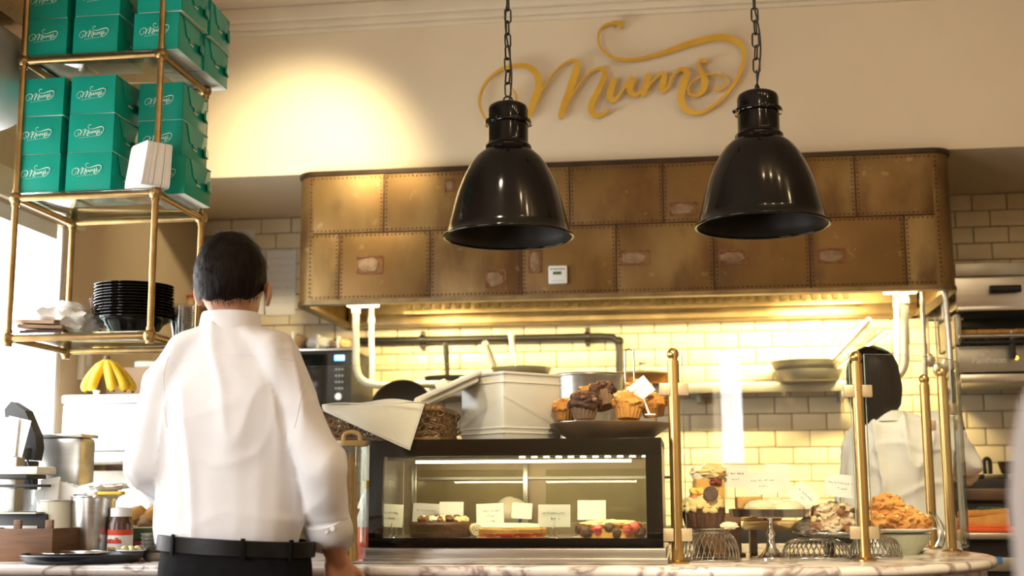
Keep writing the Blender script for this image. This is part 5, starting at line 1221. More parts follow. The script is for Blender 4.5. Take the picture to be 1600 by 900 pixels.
# ---------------------------------------------------------------- right hand side: oven, grill, stove, bench
gx0, gx1 = at(1492, 450, 5.45).x, at(1660, 450, 5.45).x; gw = gx1 - gx0; gcx = (gx0 + gx1) / 2
def gz_(py): return at(1545, py, 5.45).z
t = thing('salamander_oven', 'steel oven hood with a black bar handle high at the right', 'oven', (gcx, 5.45, gz_(490)))
z0 = gz_(490); MB().box((0, .22, gz_(447) - z0), (gw, .44, gz_(412) - gz_(480)), bev=.008).build('oven_housing', STEEL, t)
MB().box((0, -.012, gz_(422) - z0), (gw, .022, gz_(413) - gz_(433)), bev=.004).build('vent_strip', STEELD, t)
a = at(1570, 452, 5.43); MB().tube([(a.x - gcx - .06, -.03, a.z - z0), (a.x - gcx + .06, -.03, a.z - z0)], .016, 16).build('bar_handle', BLACKM, t)
for s_ in (-.05, .05): MB().tube([(a.x - gcx + s_, -.03, a.z - z0), (a.x - gcx + s_, .0, a.z - z0)], .008, 10).build('handle_post', STEELD, t)
MB().box((0, -.01, gz_(483) - z0), (gw, .03, .018), bev=.004).build('lower_lip', STEEL, t)
t = thing('toaster_grill', 'steel toaster grill with a Pantheon logo and an amber light', 'grill', (gcx, 5.45, gz_(590))); z0 = gz_(590)
MB().box((0, .23, gz_(560) - z0), (gw, .42, gz_(541) - gz_(582)), bev=.006).build('front_panel', STEELD, t)
MB().box((0, .40, gz_(508) - z0), (gw, .04, gz_(482) - gz_(540)), bev=.004).build('rear_wall', BLACKM, t)
for x_ in (-gw / 2 + .01, gw / 2 - .01): MB().box((x_, .22, gz_(512) - z0), (.02, .40, gz_(492) - gz_(540)), bev=.003).build('side_wall', STEELD, t)
for k in range(9): MB().tube([(-gw / 2 + .02 + k * (gw - .04) / 8, .02, gz_(522) - z0), (-gw / 2 + .02 + k * (gw - .04) / 8, .40, gz_(522) - z0)], .005, 8).build('rack_bar', STEEL, t)
MB().tube([(-gw / 2, -.02, gz_(526) - z0), (gw / 2, -.02, gz_(526) - z0)], .010, 12).build('front_rail', STEEL, t); MB().tube([(-gw / 2, -.03, gz_(536) - z0), (gw / 2, -.03, gz_(536) - z0)], .008, 12).build('drawer_rail', BLACKM, t)
MB().box((0, .2, gz_(592) - z0), (gw + .01, .46, .035), bev=.004).build('shelf_base', STEEL, t)
me = text_mesh('Pantheon', .036, mat('white logo print', (.78, .74, .66), .5, nscale=9), .0006, .25, .0006); a = at(1547, 562, 5.44)
o = obj('logo_text', me, t); o.location = (a.x - gcx, .0185, a.z - z0); o.rotation_euler = (pi / 2, 0, 0)
pg = MB(); ribbon(pg, [(-.024, 0, .003), (0, .016, .003), (.024, 0, .003)], -.0006, .0006, 1); ribbon(pg, [(-.016, .002, .002), (0, .011, .002), (.016, .002, .002)], -.0006, .0006, 1); lo = pg.build('logo_mark', MATS['white logo print'], t, None); lo.location = (a.x - gcx, .0185, a.z - z0 + .022)
a = at(1582, 545, 5.43); MB().box((a.x - gcx, -.02, a.z - z0), (.022, .03, .085), bev=.006).build('lever', BLACKM, t); MB().tube([(a.x - gcx, -.02, a.z - z0 + .04), (a.x - gcx, -.02, a.z - z0 + .075)], .004, 8).build('lever_stem', STEEL, t)
a = at(1591, 558, 5.44); MB().ball((a.x - gcx, .016, a.z - z0), .0075, 2).build('pilot_light', AMBER, t)
for k in range(4):
    a = at(1508 + k * 27, 518, 5.55); o = thing('toast_slice', ('toast slice at the left end of the grill rack', 'second toast slice from the left on the grill rack', 'third toast slice from the left on the grill rack', 'toast slice at the right end of the grill rack')[k], 'toast', (a.x, 5.55, gz_(522) + .006), .1 * k, 'toast on the grill')
    MB().box((0, 0, .010), (.075, .11, .020), bev=.008).build('crumb', TOAST, o)
t = thing('black_spoon', 'long black spoon hanging against the tiles under the grill', 'utensil', at(1496, 622, 5.6)); MB().tube([(0, 0, 0), (.015, 0, -.12), (.035, 0, -.26)], .0055, 8).build('handle', BLACKM, t); MB().lump((-.001, 0, .01), (.012, .006, .022), 1, 0).build('bowl', BLACKM, t, 60)
# black stove
st_z = at(1560, 742, 5.30).z
t = thing('black_stove', 'black cast iron stove top beneath the tiles at right', 'stove', (at(1570, 760, 5.45).x + .06, 5.55, 0))
MB().box((0, 0, st_z - .06), (.62, .52, .09), bev=.006).build('hob', BLACKM, t)
for k in range(7): MB().box((-.27 + k * .09, -.02, st_z - .006), (.018, .48, .018), bev=.003).build('grate_bar', IRON, t)
MB().box((0, -.262, st_z - .075), (.62, .02, .045), bev=.004).build('control_strip', mat('brown grey panel', (.16, .11, .08), .4, .4, nscale=8), t)
MB().box((0, 0, (st_z - .105) / 2), (.60, .48, st_z - .105), bev=.004).build('stove_body', BLACKM, t)
t = pan('black pan with a golden rim on the stove at the far right', 1590, 5.45, .10, .05, mat('worn pan', (.16, .09, .03), .35, .7, col2=(.03, .02, .015), nscale=8), None, z=st_z + .005)
MB().tube(catmull([(-.155, -.02, .0), (-.156, -.02, .05), (-.145, -.02, .062), (-.134, -.02, .05), (-.134, -.02, .0)], 4), .008, 8).build('side_handle', IRON, t, 60)
# prep bench with sandwich
bz2 = at(1550, 832, 4.95).z; bxc = at(1585, 840, 5.0).x
t = thing('prep_bench', 'steel prep bench with black drawers at the lower right', 'bench', (bxc + .06, 5.10, 0))
MB().box((0, 0, bz2 - .013), (.50, .34, .024), bev=.004).build('bench_top', STEEL, t); MB().box((0, .02, (bz2 - .03) / 2), (.46, .28, bz2 - .03)).build('cabinet', BLACKM, t)
MB().box((0, -.13, bz2 - .115), (.46, .02, .05), bev=.004).build('drawer_front', STEELD, t); MB().box((0, -.13, bz2 - .20), (.46, .02, .06), bev=.004).build('drawer_front', STEELD, t)
a = at(1564, 876, 4.93); MB().box((a.x - bxc - .06, -.142, a.z), (.024, .004, .024), bev=.001).build('blue_sticker', BLUE, t)
a = at(1550, 826, 4.98); t = thing('red_board', 'orange red plastic board under the toasted loaf', 'board', (a.x, 5.02, bz2)); MB().box((.02, 0, .009), (.30, .18, .017), bev=.005).build('board', ORANGE, t); MB().box((.02, -.085, .020), (.28, .006, .006), bev=.002).build('board_rim', ORANGE, t)
t = thing('toasted_loaf', 'golden toasted sandwich loaf on the orange red board', 'loaf', (at(1537, 820, 5.0).x, 5.02, bz2 + .018))
q = MB(); q.box((0, 0, .022), (.185, .09, .042), -.05, bev=.010); q.v = [(v[0], v[1], v[2] + .010 * (v[0] / .09) * (v[2] > .02)) for v in q.v]; q.build('lower_bread', TOAST, t); q = MB(); q.box((.005, 0, .052), (.175, .085, .022), -.05, bev=.008); q.v = [(v[0], v[1], v[2] + .006 * (v[0] / .09)) for v in q.v]; q.build('upper_bread', TOAST, t)
for k in range(4): q = MB(); q.lump((.0 + .02 * k, -.01, .068), (.016, .012, .005), seed=k, amp=.5); q.build('herb_leaf', GREENP, t, 60)
# unidentified foreground shape at the right edge, given a made-up rounded body
a = at(1640, 800, 1.25)
t = thing('blurred_edge_shape', 'pale out of focus rounded shape at the right edge, close to the camera', 'blurred shape', (a.x + .050, 1.25, 0))
c = MB(); c.lathe([(.001, .35), (.06, .36), (.075, .6), (.078, .95), (.082, 1.10), (.083, 1.17), (.078, 1.22), (.068, 1.26), (.045, 1.30), (.001, 1.315)], n=40); c.build('rounded_body', CURT, t, 60)
c = MB(); c.lathe([(.001, 0), (.10, 0), (.10, .02), (.02, .05), (.02, .36), (.001, .36)], n=30); c.build('pedestal', STEELD, t)

# ================================================================ LEFT END OF THE COUNTER
def lon(px, Y, dz=0): a = at(px, 860, Y); return (a.x, Y, CZ + dz)
# round dark tray with a silver plate
t = thing('round_tray', 'round navy black waiter tray at the front of the counter', 'tray', lon(130, 3.46)); tr_ = .163
c = MB(); c.lathe_open([(.001, 0), (tr_ * .9, 0), (tr_, .012), (tr_ + .003, .022), (tr_ - .002, .022), (tr_ - .006, .013), (tr_ * .88, .004), (.001, .004)], n=60); c.build('tray_dish', NAVY, t, 50)
MB().tube([((tr_ + .001) * cos(2 * pi * i / 60), (tr_ + .001) * sin(2 * pi * i / 60), .022) for i in range(60)], .003, 8, closed=True).build('tray_rim', NAVY, t, 60)
t = thing('silver_plate', 'silver plate lying on the round dark tray', 'plate', lon(118, 3.46, .0145)); c = MB(); c.lathe_open([(.001, 0), (.07, 0), (.093, .011), (.091, .013), (.068, .003), (.001, .002)], n=50); c.build('plate_disc', SILVER, t, 50); MB().tube([(.092 * cos(2 * pi * i / 50), .092 * sin(2 * pi * i / 50), .012) for i in range(50)], .0018, 6, closed=True).build('plate_rim', SILVER, t, 60)
# wooden crate
a, b = lon(-40, 3.46), lon(80, 3.46); w_ = b[0] - a[0]
t = thing('wooden_crate', 'dark stained wooden crate at the far left of the counter', 'crate', ((a[0] + b[0]) / 2, 3.56, CZ))
zc = at(40, 826, 3.46).z - CZ
for y_ in (-.09, .09): MB().box((0, y_, zc / 2), (w_, .012, zc), bev=.002).build('board', WOODD, t)
for x_ in (-w_ / 2 + .006, w_ / 2 - .006): MB().box((x_, 0, zc / 2), (.012, .168, zc), bev=.002).build('board', WOODD, t)
for x_ in (-w_ / 2 + .02, 0.0, w_ / 2 - .02): MB().box((x_, -.078, zc / 2 + .012), (.022, .012, zc + .024), bev=.002).build('corner_post', WOODD, t)
MB().box((0, 0, .005), (w_ - .02, .17, .01)).build('crate_floor', WOODD, t)
# cream tin with paper napkins
t = thing('cream_tin', 'cream ribbed tin holding white napkins beside the crate', 'tin', lon(87, 3.66)); rt = (at(112, 820, 3.66).x - at(61, 820, 3.66).x) / 2; ht = at(87, 782, 3.66).z - CZ
pf = [(.001, 0), (rt, 0), (rt, .008)]
for k in range(4): pf += [(rt + .0015, .012 + k * .010), (rt, .017 + k * .010)]
pf += [(rt, ht), (rt - .003, ht), (rt - .003, .01), (.001, .01)]
c = MB(); c.lathe_open(pf, n=48); c.build('tin_wall', CREAMW, t, 40); MB().tube([(rt * cos(2 * pi * i / 40), rt * sin(2 * pi * i / 40), ht) for i in range(40)], .0025, 6, closed=True).build('tin_rim', STEEL, t, 60)
for k in range(6):
    o = thing('paper_napkin', ('white paper napkin fanned tallest out of the cream tin', 'white paper napkin leaning left in the cream tin', 'white paper napkin leaning right in the cream tin', 'white paper napkin at the front of the cream tin', 'white paper napkin folded at the back of the cream tin', 'greyish paper napkin low in the cream tin')[k], 'napkin', (t.location.x, 3.66 - .03 + k * .011, CZ + ht - .06), 0, 'napkins in the tin')
    M_ = Matrix.Rotation((-.15, .35, -.5, .1, .2, -.2)[k], 3, 'Y'); q = MB(); q.box((0, 0, .06), (.062, .006, .085 + (.05 if k == 0 else .02)), bev=.002, M=None); q.v = [tuple(M_ @ Vector((v[0] * (1 if v[2] > .06 else .75), v[1] + .01 * (v[2] - .06) / .05, v[2]))) for v in q.v]; q.build('sheet', PAPER, o, 30); q = MB(); q.box((0, -.004, .06), (.058, .002, .10)); q.v = [tuple(M_ @ Vector((v[0] * (1 if v[2] > .06 else .75), v[1] + .01 * (v[2] - .06) / .05, v[2]))) for v in q.v]; q.build('fold', PAPER, o, 30)
# steel bucket with tissue
t = thing('steel_bucket', 'plain steel bucket full of white tissue beside the cream tin', 'bucket', lon(143, 3.68)); rb_ = (at(175, 780, 3.68).x - at(112, 780, 3.68).x) / 2; hb_ = at(143, 776, 3.68).z - CZ
c = MB(); c.lathe_open([(.001, 0), (rb_ * .88, 0), (rb_, hb_), (rb_ + .003, hb_), (rb_ + .003, hb_ - .012), (rb_ - .002, hb_ - .012), (rb_ * .86, .006), (.001, .006)], n=48); c.build('bucket_wall', STEEL, t, 40); MB().tube([((rb_ + .002) * cos(2 * pi * i / 40), (rb_ + .002) * sin(2 * pi * i / 40), hb_) for i in range(40)], .0035, 6, closed=True).build('bucket_rim', STEEL, t, 60)
t = thing('tissue_heap', 'crumpled white tissue heaped in the steel bucket', 'tissue', lon(148, 3.68, hb_ - .012)); q = MB(); q.lump((0, 0, .02), (rb_ * .98, rb_ * .95, .032), seed=8, amp=.28, freq=3, sub=4); q.build('tissue', PAPER, t, 60)
t = thing('lemon_slice', 'yellow slice lying on the tissue at the bucket rim', 'slice', lon(170, 3.615, hb_ + .004)); MB().box((0, 0, .006), (.075, .03, .010), bev=.004).build('slice', LEMON, t)
t = thing('lid_paper', 'white paper lid under the yellow slice', 'paper', lon(162, 3.66, hb_ + .022)); q = MB(); q.lump((0, 0, .008), (.06, .05, .012), seed=18, amp=.3, freq=3, sub=4); q.build('paper', PAPER, t, 60)
# chocolate spread jar
t = thing('spread_jar', 'hazelnut spread jar with a red and white nutella label', 'jar', lon(187, 3.66)); rj = .036; hj = .122
c = MB(); c.lathe([(.001, 0), (rj * .95, 0), (rj, .006), (rj, hj * .8), (rj * .85, hj * .95), (rj * .8, hj)], n=44); c.build('jar_body', NUT, t, 40)
c = MB(); c.lathe_open([(rj + .0006, .018), (rj + .0006, .069)], n=44); c.build('label_white', WHITE, t, 40)
c = MB(); c.lathe_open([(rj + .0008, .068), (rj + .0008, .084)], n=44); c.build('label_red_band', REDL, t, 40)
c = MB(); c.lathe([(.001, hj), (rj * .85, hj), (rj * .86, hj + .022), (rj * .8, hj + .025), (.001, hj + .026)], n=40); c.build('white_cap', WHITE, t, 40)
me = text_mesh('nutella', .021, REDL, .0003, 0, .0012)
for v in me.vertices:
    a = v.co.x / rj - .25; r = rj + .0012 + v.co.z; z_ = v.co.y; v.co = (r * sin(a), -r * cos(a), z_)
o = obj('label_text', me, t); o.location = (0, 0, .052)
q = MB()
for k in range(5): q.lump((rj * sin(-.5 + k * .1) * 1.02, -rj * cos(-.5 + k * .1) * 1.02, .030), (.007, .002, .005), seed=k, amp=.3, sub=2)
q.build('label_picture', TOAST, t, 60)
# olives on a dish, steel bowls stack
t = thing('olive_dish', 'small white dish on the dark tray edge', 'dish', lon(205, 3.50, .023)); c = MB(); c.lathe_open([(.001, 0), (.025, 0), (.040, .008), (.038, .009), (.024, .003), (.001, .003)], n=36); c.build('dish', WHITE, t, 50); MB().tube([(.039 * cos(2 * pi * i / 36), .039 * sin(2 * pi * i / 36), .0085) for i in range(36)], .0015, 6, closed=True).build('dish_rim', WHITE, t)
d0 = Vector(t.location)
for k in range(7):
    a = k * 2 * pi / 6; r = .020 if k < 6 else 0; o = thing('olive', 'pale green olive in the small white dish', 'olive', (d0.x + r * cos(a), d0.y + r * sin(a), d0.z + .0045), a, 'olives in the dish'); MB().lump((0, 0, .008), (.011, .0085, .0085), k, .06).build('flesh', OLIVE, o, 60); MB().ball((.0108, 0, .008), .002, 2).build('pit_hole', REDB, o)
bm_ = MB(); bm_.lathe_open([(.001, 0), (.028, 0), (.034, .006), (.042, .022), (.044, .0235), (.041, .0225), (.032, .007), (.001, .003)], n=40); bme = bm_.mesh('steel_bowl', STEEL, 50)
for k in range(6):
    o = bpy.data.objects.new('steel_bowl', bme); COL.objects.link(o); L3 = lon(243, 3.56); o.location = (L3[0], 3.56, CZ + k * .0105); o.rotation_euler = (0, 0, k); tag(o, '%s small steel bowl from the bottom of the stack beside the man' % ORD[k], 'bowl', 'steel bowls in the stack')
# dark items behind the jar
t = thing('green_pan', 'dark green pan behind the hazelnut jar', 'pan', lon(225, 3.86)); c = MB(); c.lathe_open([(.001, .05), (.08, .05), (.09, .055), (.094, .085), (.09, .085), (.08, .058), (.001, .055)], n=40); c.build('pan_body', GREENP, t, 50); MB().tube([(.092 * cos(2 * pi * i / 40), .092 * sin(2 * pi * i / 40), .086) for i in range(40)], .003, 6, closed=True).build('pan_rim', SUGAR, t); MB().box((0, 0, .025), (.13, .13, .05), bev=.004).build('trivet', REDB, t)
t = thing('bread_basket', 'heap of brown bread rolls behind the hazelnut jar', 'bread', lon(222, 3.95, .0)); 
for k in range(5): q = MB(); q.lump((-.05 + .03 * k, 0, .10 + .02 * (k % 2)), (.035, .03, .03), seed=k + 90, amp=.2); q.build('roll', TOAST if k % 2 else FOODR, t, 60)
q = MB(); q.lathe_open([(.001, 0), (.06, 0), (.085, .08), (.08, .08), (.055, .01), (.001, .008)], n=30); q.build('basket_bowl', WOODD, t, 40)
# payment terminal / till and papers at the left edge
a = at(38, 760, 3.80)
t = thing('till_screen', 'black till screen on a stand seen from behind at the far left', 'till', (a.x, 3.80, CZ))
T0 = Vector(t.location); P = [(15, 690), (12, 640), (22, 628), (44, 642), (60, 680), (62, 700), (58, 720), (26, 718)]
ol = [(at(x, y, 3.80).x - T0.x, at(x, y, 3.80).z - CZ) for x, y in P]; MB().poly(ol, -.02, .03).build('screen_back', BLACKM, t, None)
hcol = MB().box(((ol[6][0] + ol[7][0]) / 2, .005, (ol[6][1] + .005) / 2), (.055, .05, ol[6][1] - .005), bev=.006).build('stand_column', BLACKM, t); MB().box((0, .0, .008), (.16, .13, .015), bev=.006).build('stand_foot', BLACKM, t)
pts = [at(42, 715, 3.76) - T0, at(50, 745, 3.74) - T0, at(54, 775, 3.73) - T0, at(52, 810, 3.72) - T0]; MB().tube(catmull(pts, 5), .004, 8).build('cable', BLACKM, t)
MB().box(pts[0] + Vector((0, 0, .012)), (.022, .02, .035), bev=.003).build('plug', BLACKM, t)
t = thing('paper_stack', 'sheaf of white papers standing before the till', 'papers', (at(10, 720, 3.70).x, 3.70, CZ))
for k, (x_, rz, tl) in enumerate(((-.01, .1, .05), (.008, -.1, .22), (-.03, .2, -.05))):
    z0, z1 = at(10, 712, 3.7).z - CZ, at(10, 652, 3.7).z - CZ; q = MB(); q.box((0, 0, (z1 - z0) / 2), (.075, .0015, z1 - z0)); M_ = Matrix.Rotation(tl, 3, 'Y'); q.v = [tuple(M_ @ Vector(v) + Vector((x_, .008 * k, z0))) for v in q.v]; q.build('sheet', PAPER, t, None)
MB().box((0, .01, (at(10, 714, 3.7).z - CZ) / 2), (.085, .05, at(10, 714, 3.7).z - CZ), bev=.004).build('paper_rack', STEELD, t)
# receipt printer / slab
t = thing('card_reader', 'white flat receipt printer on black trays beside the till', 'printer', (at(30, 740, 3.60).x, 3.62, at(30, 800, 3.60).z))
z0 = t.location.z; z_a = at(30, 742, 3.6).z - z0; MB().box((0, 0, z_a + .012), (.155, .12, .024), bev=.008).build('white_top', CREAMW, t); MB().box((-.02, 0, z_a - .006), (.13, .12, .012), bev=.003).build('black_base', BLACKM, t)
z_b = at(30, 757, 3.6).z - z0; MB().box((0, 0, z_b - .004), (.17, .13, .008), bev=.002).build('black_tray', BLACKM, t); MB().box((.0, .0, (z_b - .012) / 2), (.14, .10, z_b - .012), bev=.004).build('clear_box', PLASC, t)
MB().box((0, 0, -.0025), (.16, .12, .005)).build('foot_plate', STEELD, t)
t2 = thing('storage_box', 'grey plastic storage box under the receipt printer', 'box', (at(30, 830, 3.60).x, 3.66, CZ)); MB().box((0, 0, (z0 - CZ - .005) / 2), (.17, .13, z0 - CZ - .006), bev=.006).build('box_body', BLACKM, t2); MB().box((0, -.066, (z0 - CZ) * .6), (.12, .004, .03), bev=.001).build('box_window', STEELD, t2)
# ---------------------------------------------------------------- back-left bench: white fridge box, bananas, steel bins
LZ = at(150, 706, 4.30).z
bxl = thing('steel_bench', 'tall steel bench in the left corner under the white cool box', 'bench', (at(150, 720, 4.4).x, 4.45, 0))
MB().box((0, 0, LZ - .02), (.62, .42, .036), bev=.004).build('bench_top', STEEL, bxl)
for sx in (-1, 1):
    for sy in (-1, 1): MB().box((sx * .28, sy * .18, (LZ - .038) / 2), (.04, .04, LZ - .038), bev=.003).build('leg', STEELD, bxl)
MB().box((0, .19, LZ - .16), (.54, .012, .20), bev=.003).build('back_sheet', STEELD, bxl); MB().box((0, 0, LZ - .30), (.54, .36, .02), bev=.003).build('lower_shelf', STEELD, bxl)
a, b = at(98, 617, 4.30), at(215, 705, 4.30)
t = thing('cool_box', 'bright white cool box on the steel bench under the bananas', 'cool box', ((a.x + b.x) / 2, 4.42, LZ)); w_, h_ = b.x - a.x, a.z - LZ
MB().box((0, 0, h_ * .42), (w_, .24, h_ * .84), bev=.012).build('box_body', WHITE, t); MB().box((0, 0, h_ * .92), (w_ + .008, .248, h_ * .16), bev=.010).build('box_lid', WHITE, t)
kx = at(143, 612, 4.32).x - t.location.x; MB().lathe([(.012, h_), (.010, h_ + .008), (.014, h_ + .016), (.012, h_ + .02), (.001, h_ + .021)], c=(kx, -.06, 0), n=24).build('lid_knob', WHITE, t)
a = at(158, 585, 4.42); B0 = Vector((a.x, 4.46, LZ + h_))
t = thing('banana_bunch', 'bunch of ripe yellow bananas on the white cool box', 'bananas', B0)
zt = at(160, 562, 4.46).z - B0.z
for k in range(5):
    an = (-2.5, -1.9, -1.2, -.6, .1)[k]; dx, dy = cos(an), sin(an); P = []
    for i in range(9):
        s = i / 8; rad = .075 * sin(s * pi * .55) ; P.append((dx * rad * 1.0 + (.03 * s if k > 1 else 0), dy * rad * .8, zt * (1 - s) ** 1.15 * .95 + .016 * s + .006))
    bo_ = MB().tube(catmull(P, 3), [.007 + .012 * min(1, 5 * (i / 24)) * (1 if i < 20 else (25 - i) / 6 + .15) for i in range(25)], 10).build('banana', BANANA, t, 60)
    MB().ball(P[-1], .006, 2).build('tip', BANT, bo_)
MB().tube([(0, 0, zt - .01), (.002, 0, zt + .014)], [.016, .010], 8).build('stem', BANT, t)
a = at(103, 745, 4.02); rs = (at(136, 700, 4.02).x - at(68, 700, 4.02).x) / 2
t = thing('steel_bin', 'rounded steel canister standing left of the white cool box', 'canister', (at(102, 745, 3.93).x, 3.93, CZ)); hs = at(102, 684, 3.93).z - CZ
MB().box((0, 0, hs / 2), (rs * 2, .11, hs), bev=.02).build('canister_body', STEEL, t, 40); MB().box((0, 0, hs + .004), (rs * 2 + .008, .118, .012), bev=.006).build('canister_rim', STEEL, t)
MB().tube([(-rs * .4, 0, hs + .008), (rs * .4, 0, hs + .008)], .005, 8).build('lid_handle', STEEL, t)
# hanging board/box behind the bananas and small goods on the high ledge
a = at(212, 615, 5.0); t = thing('cardboard_box', 'tan cardboard carton standing behind the bananas', 'carton', (at(205, 640, 4.72).x, 4.86, 0)); zb = at(205, 575, 4.8).z
MB().box((0, 0, zb - .12), (.26, .18, .24), bev=.003).build('carton', KRAFT, t); MB().box((0, 0, (zb - .24) / 2), (.24, .17, zb - .24), bev=.003).build('lower_carton', WOODD, t)
a = at(218, 566, 4.9); t2 = thing('paper_pad', 'white paper pad lying on the tan carton', 'paper', (at(222, 570, 4.75).x, 4.86, zb)); q = MB(); q.box((0, 0, .012), (.12, .14, .022), .2, bev=.003); q.build('pad', PAPER, t2); MB().box((0, 0, .0245), (.11, .13, .002), .26).build('top_sheet', PAPER, t2)
t = thing('socket_box', 'white socket box on the left wall below the rack', 'socket', (XL + .001, 4.72, at(120, 570, 4.7).z)); MB().box((.014, 0, 0), (.028, .075, .12), bev=.004).build('socket_plate', TRIMM, t); MB().box((.030, 0, .02), (.004, .03, .04), bev=.002).build('switch', WHITE, t)
# ledge with bottles at the back wall left, seen between rack and head
lz = at(270, 478, 5.7).z; lx0, lx1 = at(215, 470, 5.7).x, at(330, 470, 5.7).x
t = thing('wall_ledge', 'narrow wooden ledge on the back wall seen through the rack', 'shelf', ((lx0 + lx1) / 2, 5.80, lz - .02)); MB().box((0, 0, .008), (lx1 - lx0, .18, .018), bev=.003).build('ledge_board', WOODD, t)
for sx in (-1, 1): MB().box((sx * (lx1 - lx0) * .35, .03, -.03), (.02, .12, .06), bev=.003).build('bracket', WOODD, t)
for k, (px, pyt, r, m1, m2, lb) in enumerate(((212, 421, .026, LEMON, WHITE, 'yellow topped bottle left on the ledge behind the bowls'), (228, 420, .022, LEMON, FOODR, 'yellow topped bottle right on the ledge behind the bowls'), (283, 458, .024, GREENP, FOODR, 'dark green jar on the ledge beside the head'), (298, 470, .022, REDB, FOODR, 'small red jar on the ledge beside the head'), (291, 464, .02, BLUE, NAVY, 'small blue jar on the ledge beside the head'))):
    a = at(px, pyt, 5.76); hh = max(.06, a.z - lz); yy = 5.76 + .04 * (k == 4)
    o = thing('ledge_bottle', lb, 'bottle', (at(px, 470, yy).x, yy, lz - .0025), 0, 'bottles on the ledge'); c = MB(); c.lathe([(.001, 0), (r, 0), (r, hh * .62), (r * .7, hh * .8), (r * .6, hh * .82)], n=24); c.build('bottle_body', m2, o, 40); c = MB(); c.lathe([(.001, hh * .8), (r * .95, hh * .8), (r * .95, hh), (.001, hh + .003)], n=24); c.build('cap', m1, o, 40)

# ================================================================ PEOPLE
def person_parts(root, J, skin, cloth, folds, hair_m, trous, seed):
    pass
def wrinkle(me, amp, seed, dirs):
    me.update(); nr = [v.normal.copy() for v in me.vertices]
    for i, v in enumerate(me.vertices):
        p = v.co; d = 0
        for (ax, sc, am) in dirs:
            q = Vector((p.x * sc[0], p.y * sc[1], p.z * sc[2])) + Vector((seed, seed * 2.1, ax))
            nv = noise.noise(q); d += am * ((max(0, 1 - abs(nv) * 3.2)) ** 2 - .3 if ax == 5 else nv * .8)
        v.co = p + nr[i] * d * amp
def hand(mb, wrist, dirv, palmn, side, size=1.0, curl=.5):
    # palm and five fingers; dirv = pointing, palmn = palm normal, side=+1 thumb on +cross side
    d = dirv.normalized(); n = palmn.normalized(); s = d.cross(n).normalized() * side; w = Vector(wrist)
    for i in range(6):
        t = i / 5
        for k in range(4):
            c = w + d * (.012 + .078 * t) * size + s * (.030 * (k / 1.5 - 1) * (.75 + .25 * t)) * size; mb.ball(c, .0145 * size, 2)
    for f, (off, ln, r) in enumerate(((.030, .068, .0086), (.010, .078, .0090), (-.010, .072, .0086), (-.029, .056, .0078))):
        p = w + d * .092 * size + s * off * size; dd = d.copy()
        for seg in range(3):
            dd = (dd + n * curl * (.35 + .25 * seg)).normalized(); L = ln * size * (.45, .32, .23)[seg]
            for k in range(6): mb.ball(p + dd * L * k / 5, r * size * (1 - .08 * seg), 2)
            p = p + dd * L
    p = w + d * .025 * size + s * .030 * size; dd = (d * .7 + s * .8 + n * .2).normalized()
    for seg in range(3):
        L = (.034, .030, .022)[seg] * size
        for k in range(6): mb.ball(p + dd * L * k / 5, .0102 * size * (1 - .06 * seg), 2)
        p = p + dd * L; dd = (dd + d * .35 + n * .2).normalized()

# ---- the man in the white shirt, seen from behind
MY = 3.05
def mw_(px, py, y=MY): return at(px, py, y)
hip = mw_(368, 862); man = thing('person', 'man in a white shirt and black trousers standing with his back turned', 'person', (hip.x, MY, 0)); m0 = Vector(man.location)
def ml(px, py, y=MY): return mw_(px, py, y) - m0
head = ml(359, 436); HW = .080
nk = ml(361, 492); shL, shR = ml(264, 604), ml(452, 600)
elL, elR = ml(234, 724, 3.03), ml(503, 730, 3.04); wrL = ml(285, 800, 3.26); cuR = ml(513, 826, 3.12); haR = ml(527, 872, 3.17); 
wz = ml(368, 850).z
# body: one continuous surface
b = MB()
b.ball(head + Vector((0, .012, .005)), (HW, .104, .112), 4)
b.ball(head + Vector((0, .05, -.055)), (.060, .062, .062), 3)
chain(b, [(nk.x, .005, nk.z + .03, .057, .062, .05), (nk.x, .0, nk.z - .03, .058, .060, .05), (nk.x + .0, .0, nk.z - .09, .08, .06, .05)], 6)
# ears, brow, nose
for s_ in (-1, 1):
    e = ml(303 if s_ < 0 else 418, 462); b.ball((e.x - s_ * .004, .02, e.z + .012), (.009, .020, .030), 3, M=Matrix.Rotation(s_ * .35, 3, 'Z')); b.ball((e.x - s_ * .006, .018, e.z - .014), (.007, .013, .014), 3)
b.ball(head + Vector((0, .115, -.012)), (.013, .020, .026), 3); b.ball(head + Vector((0, .098, .022)), (.05, .02, .012), 3); b.ball(head + Vector((0, .100, -.062)), (.024, .014, .010), 3); b.ball(head + Vector((0, .092, -.098)), (.022, .018, .018), 3)
tcx = (ml(250, 700).x + ml(472, 700).x) / 2
chain(b, [(nk.x, 0, nk.z - .10, .09, .06, .04), (tcx, 0, shL.z - .04, .14, .08, .06), (tcx, .0, wz + .22, .15, .09, .08), (tcx, 0, wz, .155, .095, .08), (tcx, 0, wz - .12, .16, .10, .08)], 7)
for (s_, e_, w_) in ((shL, elL, wrL), (shR, elR, haR)):
    chain(b, [(*s_, .045, .045, .045), (*e_, .040, .040, .040), (*w_, .028, .028, .028)], 12)
hd_ = (haR - cuR).normalized()
chain(b, [(*cuR, .036, .036, .036), (*(cuR + (haR - cuR) * .5), .034, .034, .034), (*haR, .027, .03, .027)], 10)
hand(b, haR, Vector((.12, .08, -1)), Vector((-.6, .8, 0)), 1, 1.0, .35); hand(b, wrL, Vector((.5, .75, -.2)), Vector((0, .2, -1)), -1, 1.0, .5)
for s_ in (-1, 1): chain(b, [(tcx + s_ * .085, 0, wz - .12, .085, .09, .08), (tcx + s_ * .095, .01, .52, .060, .065, .06), (tcx + s_ * .10, -.01, .12, .042, .045, .04), (tcx + s_ * .105, .04, .05, .04, .09, .035)], 12)
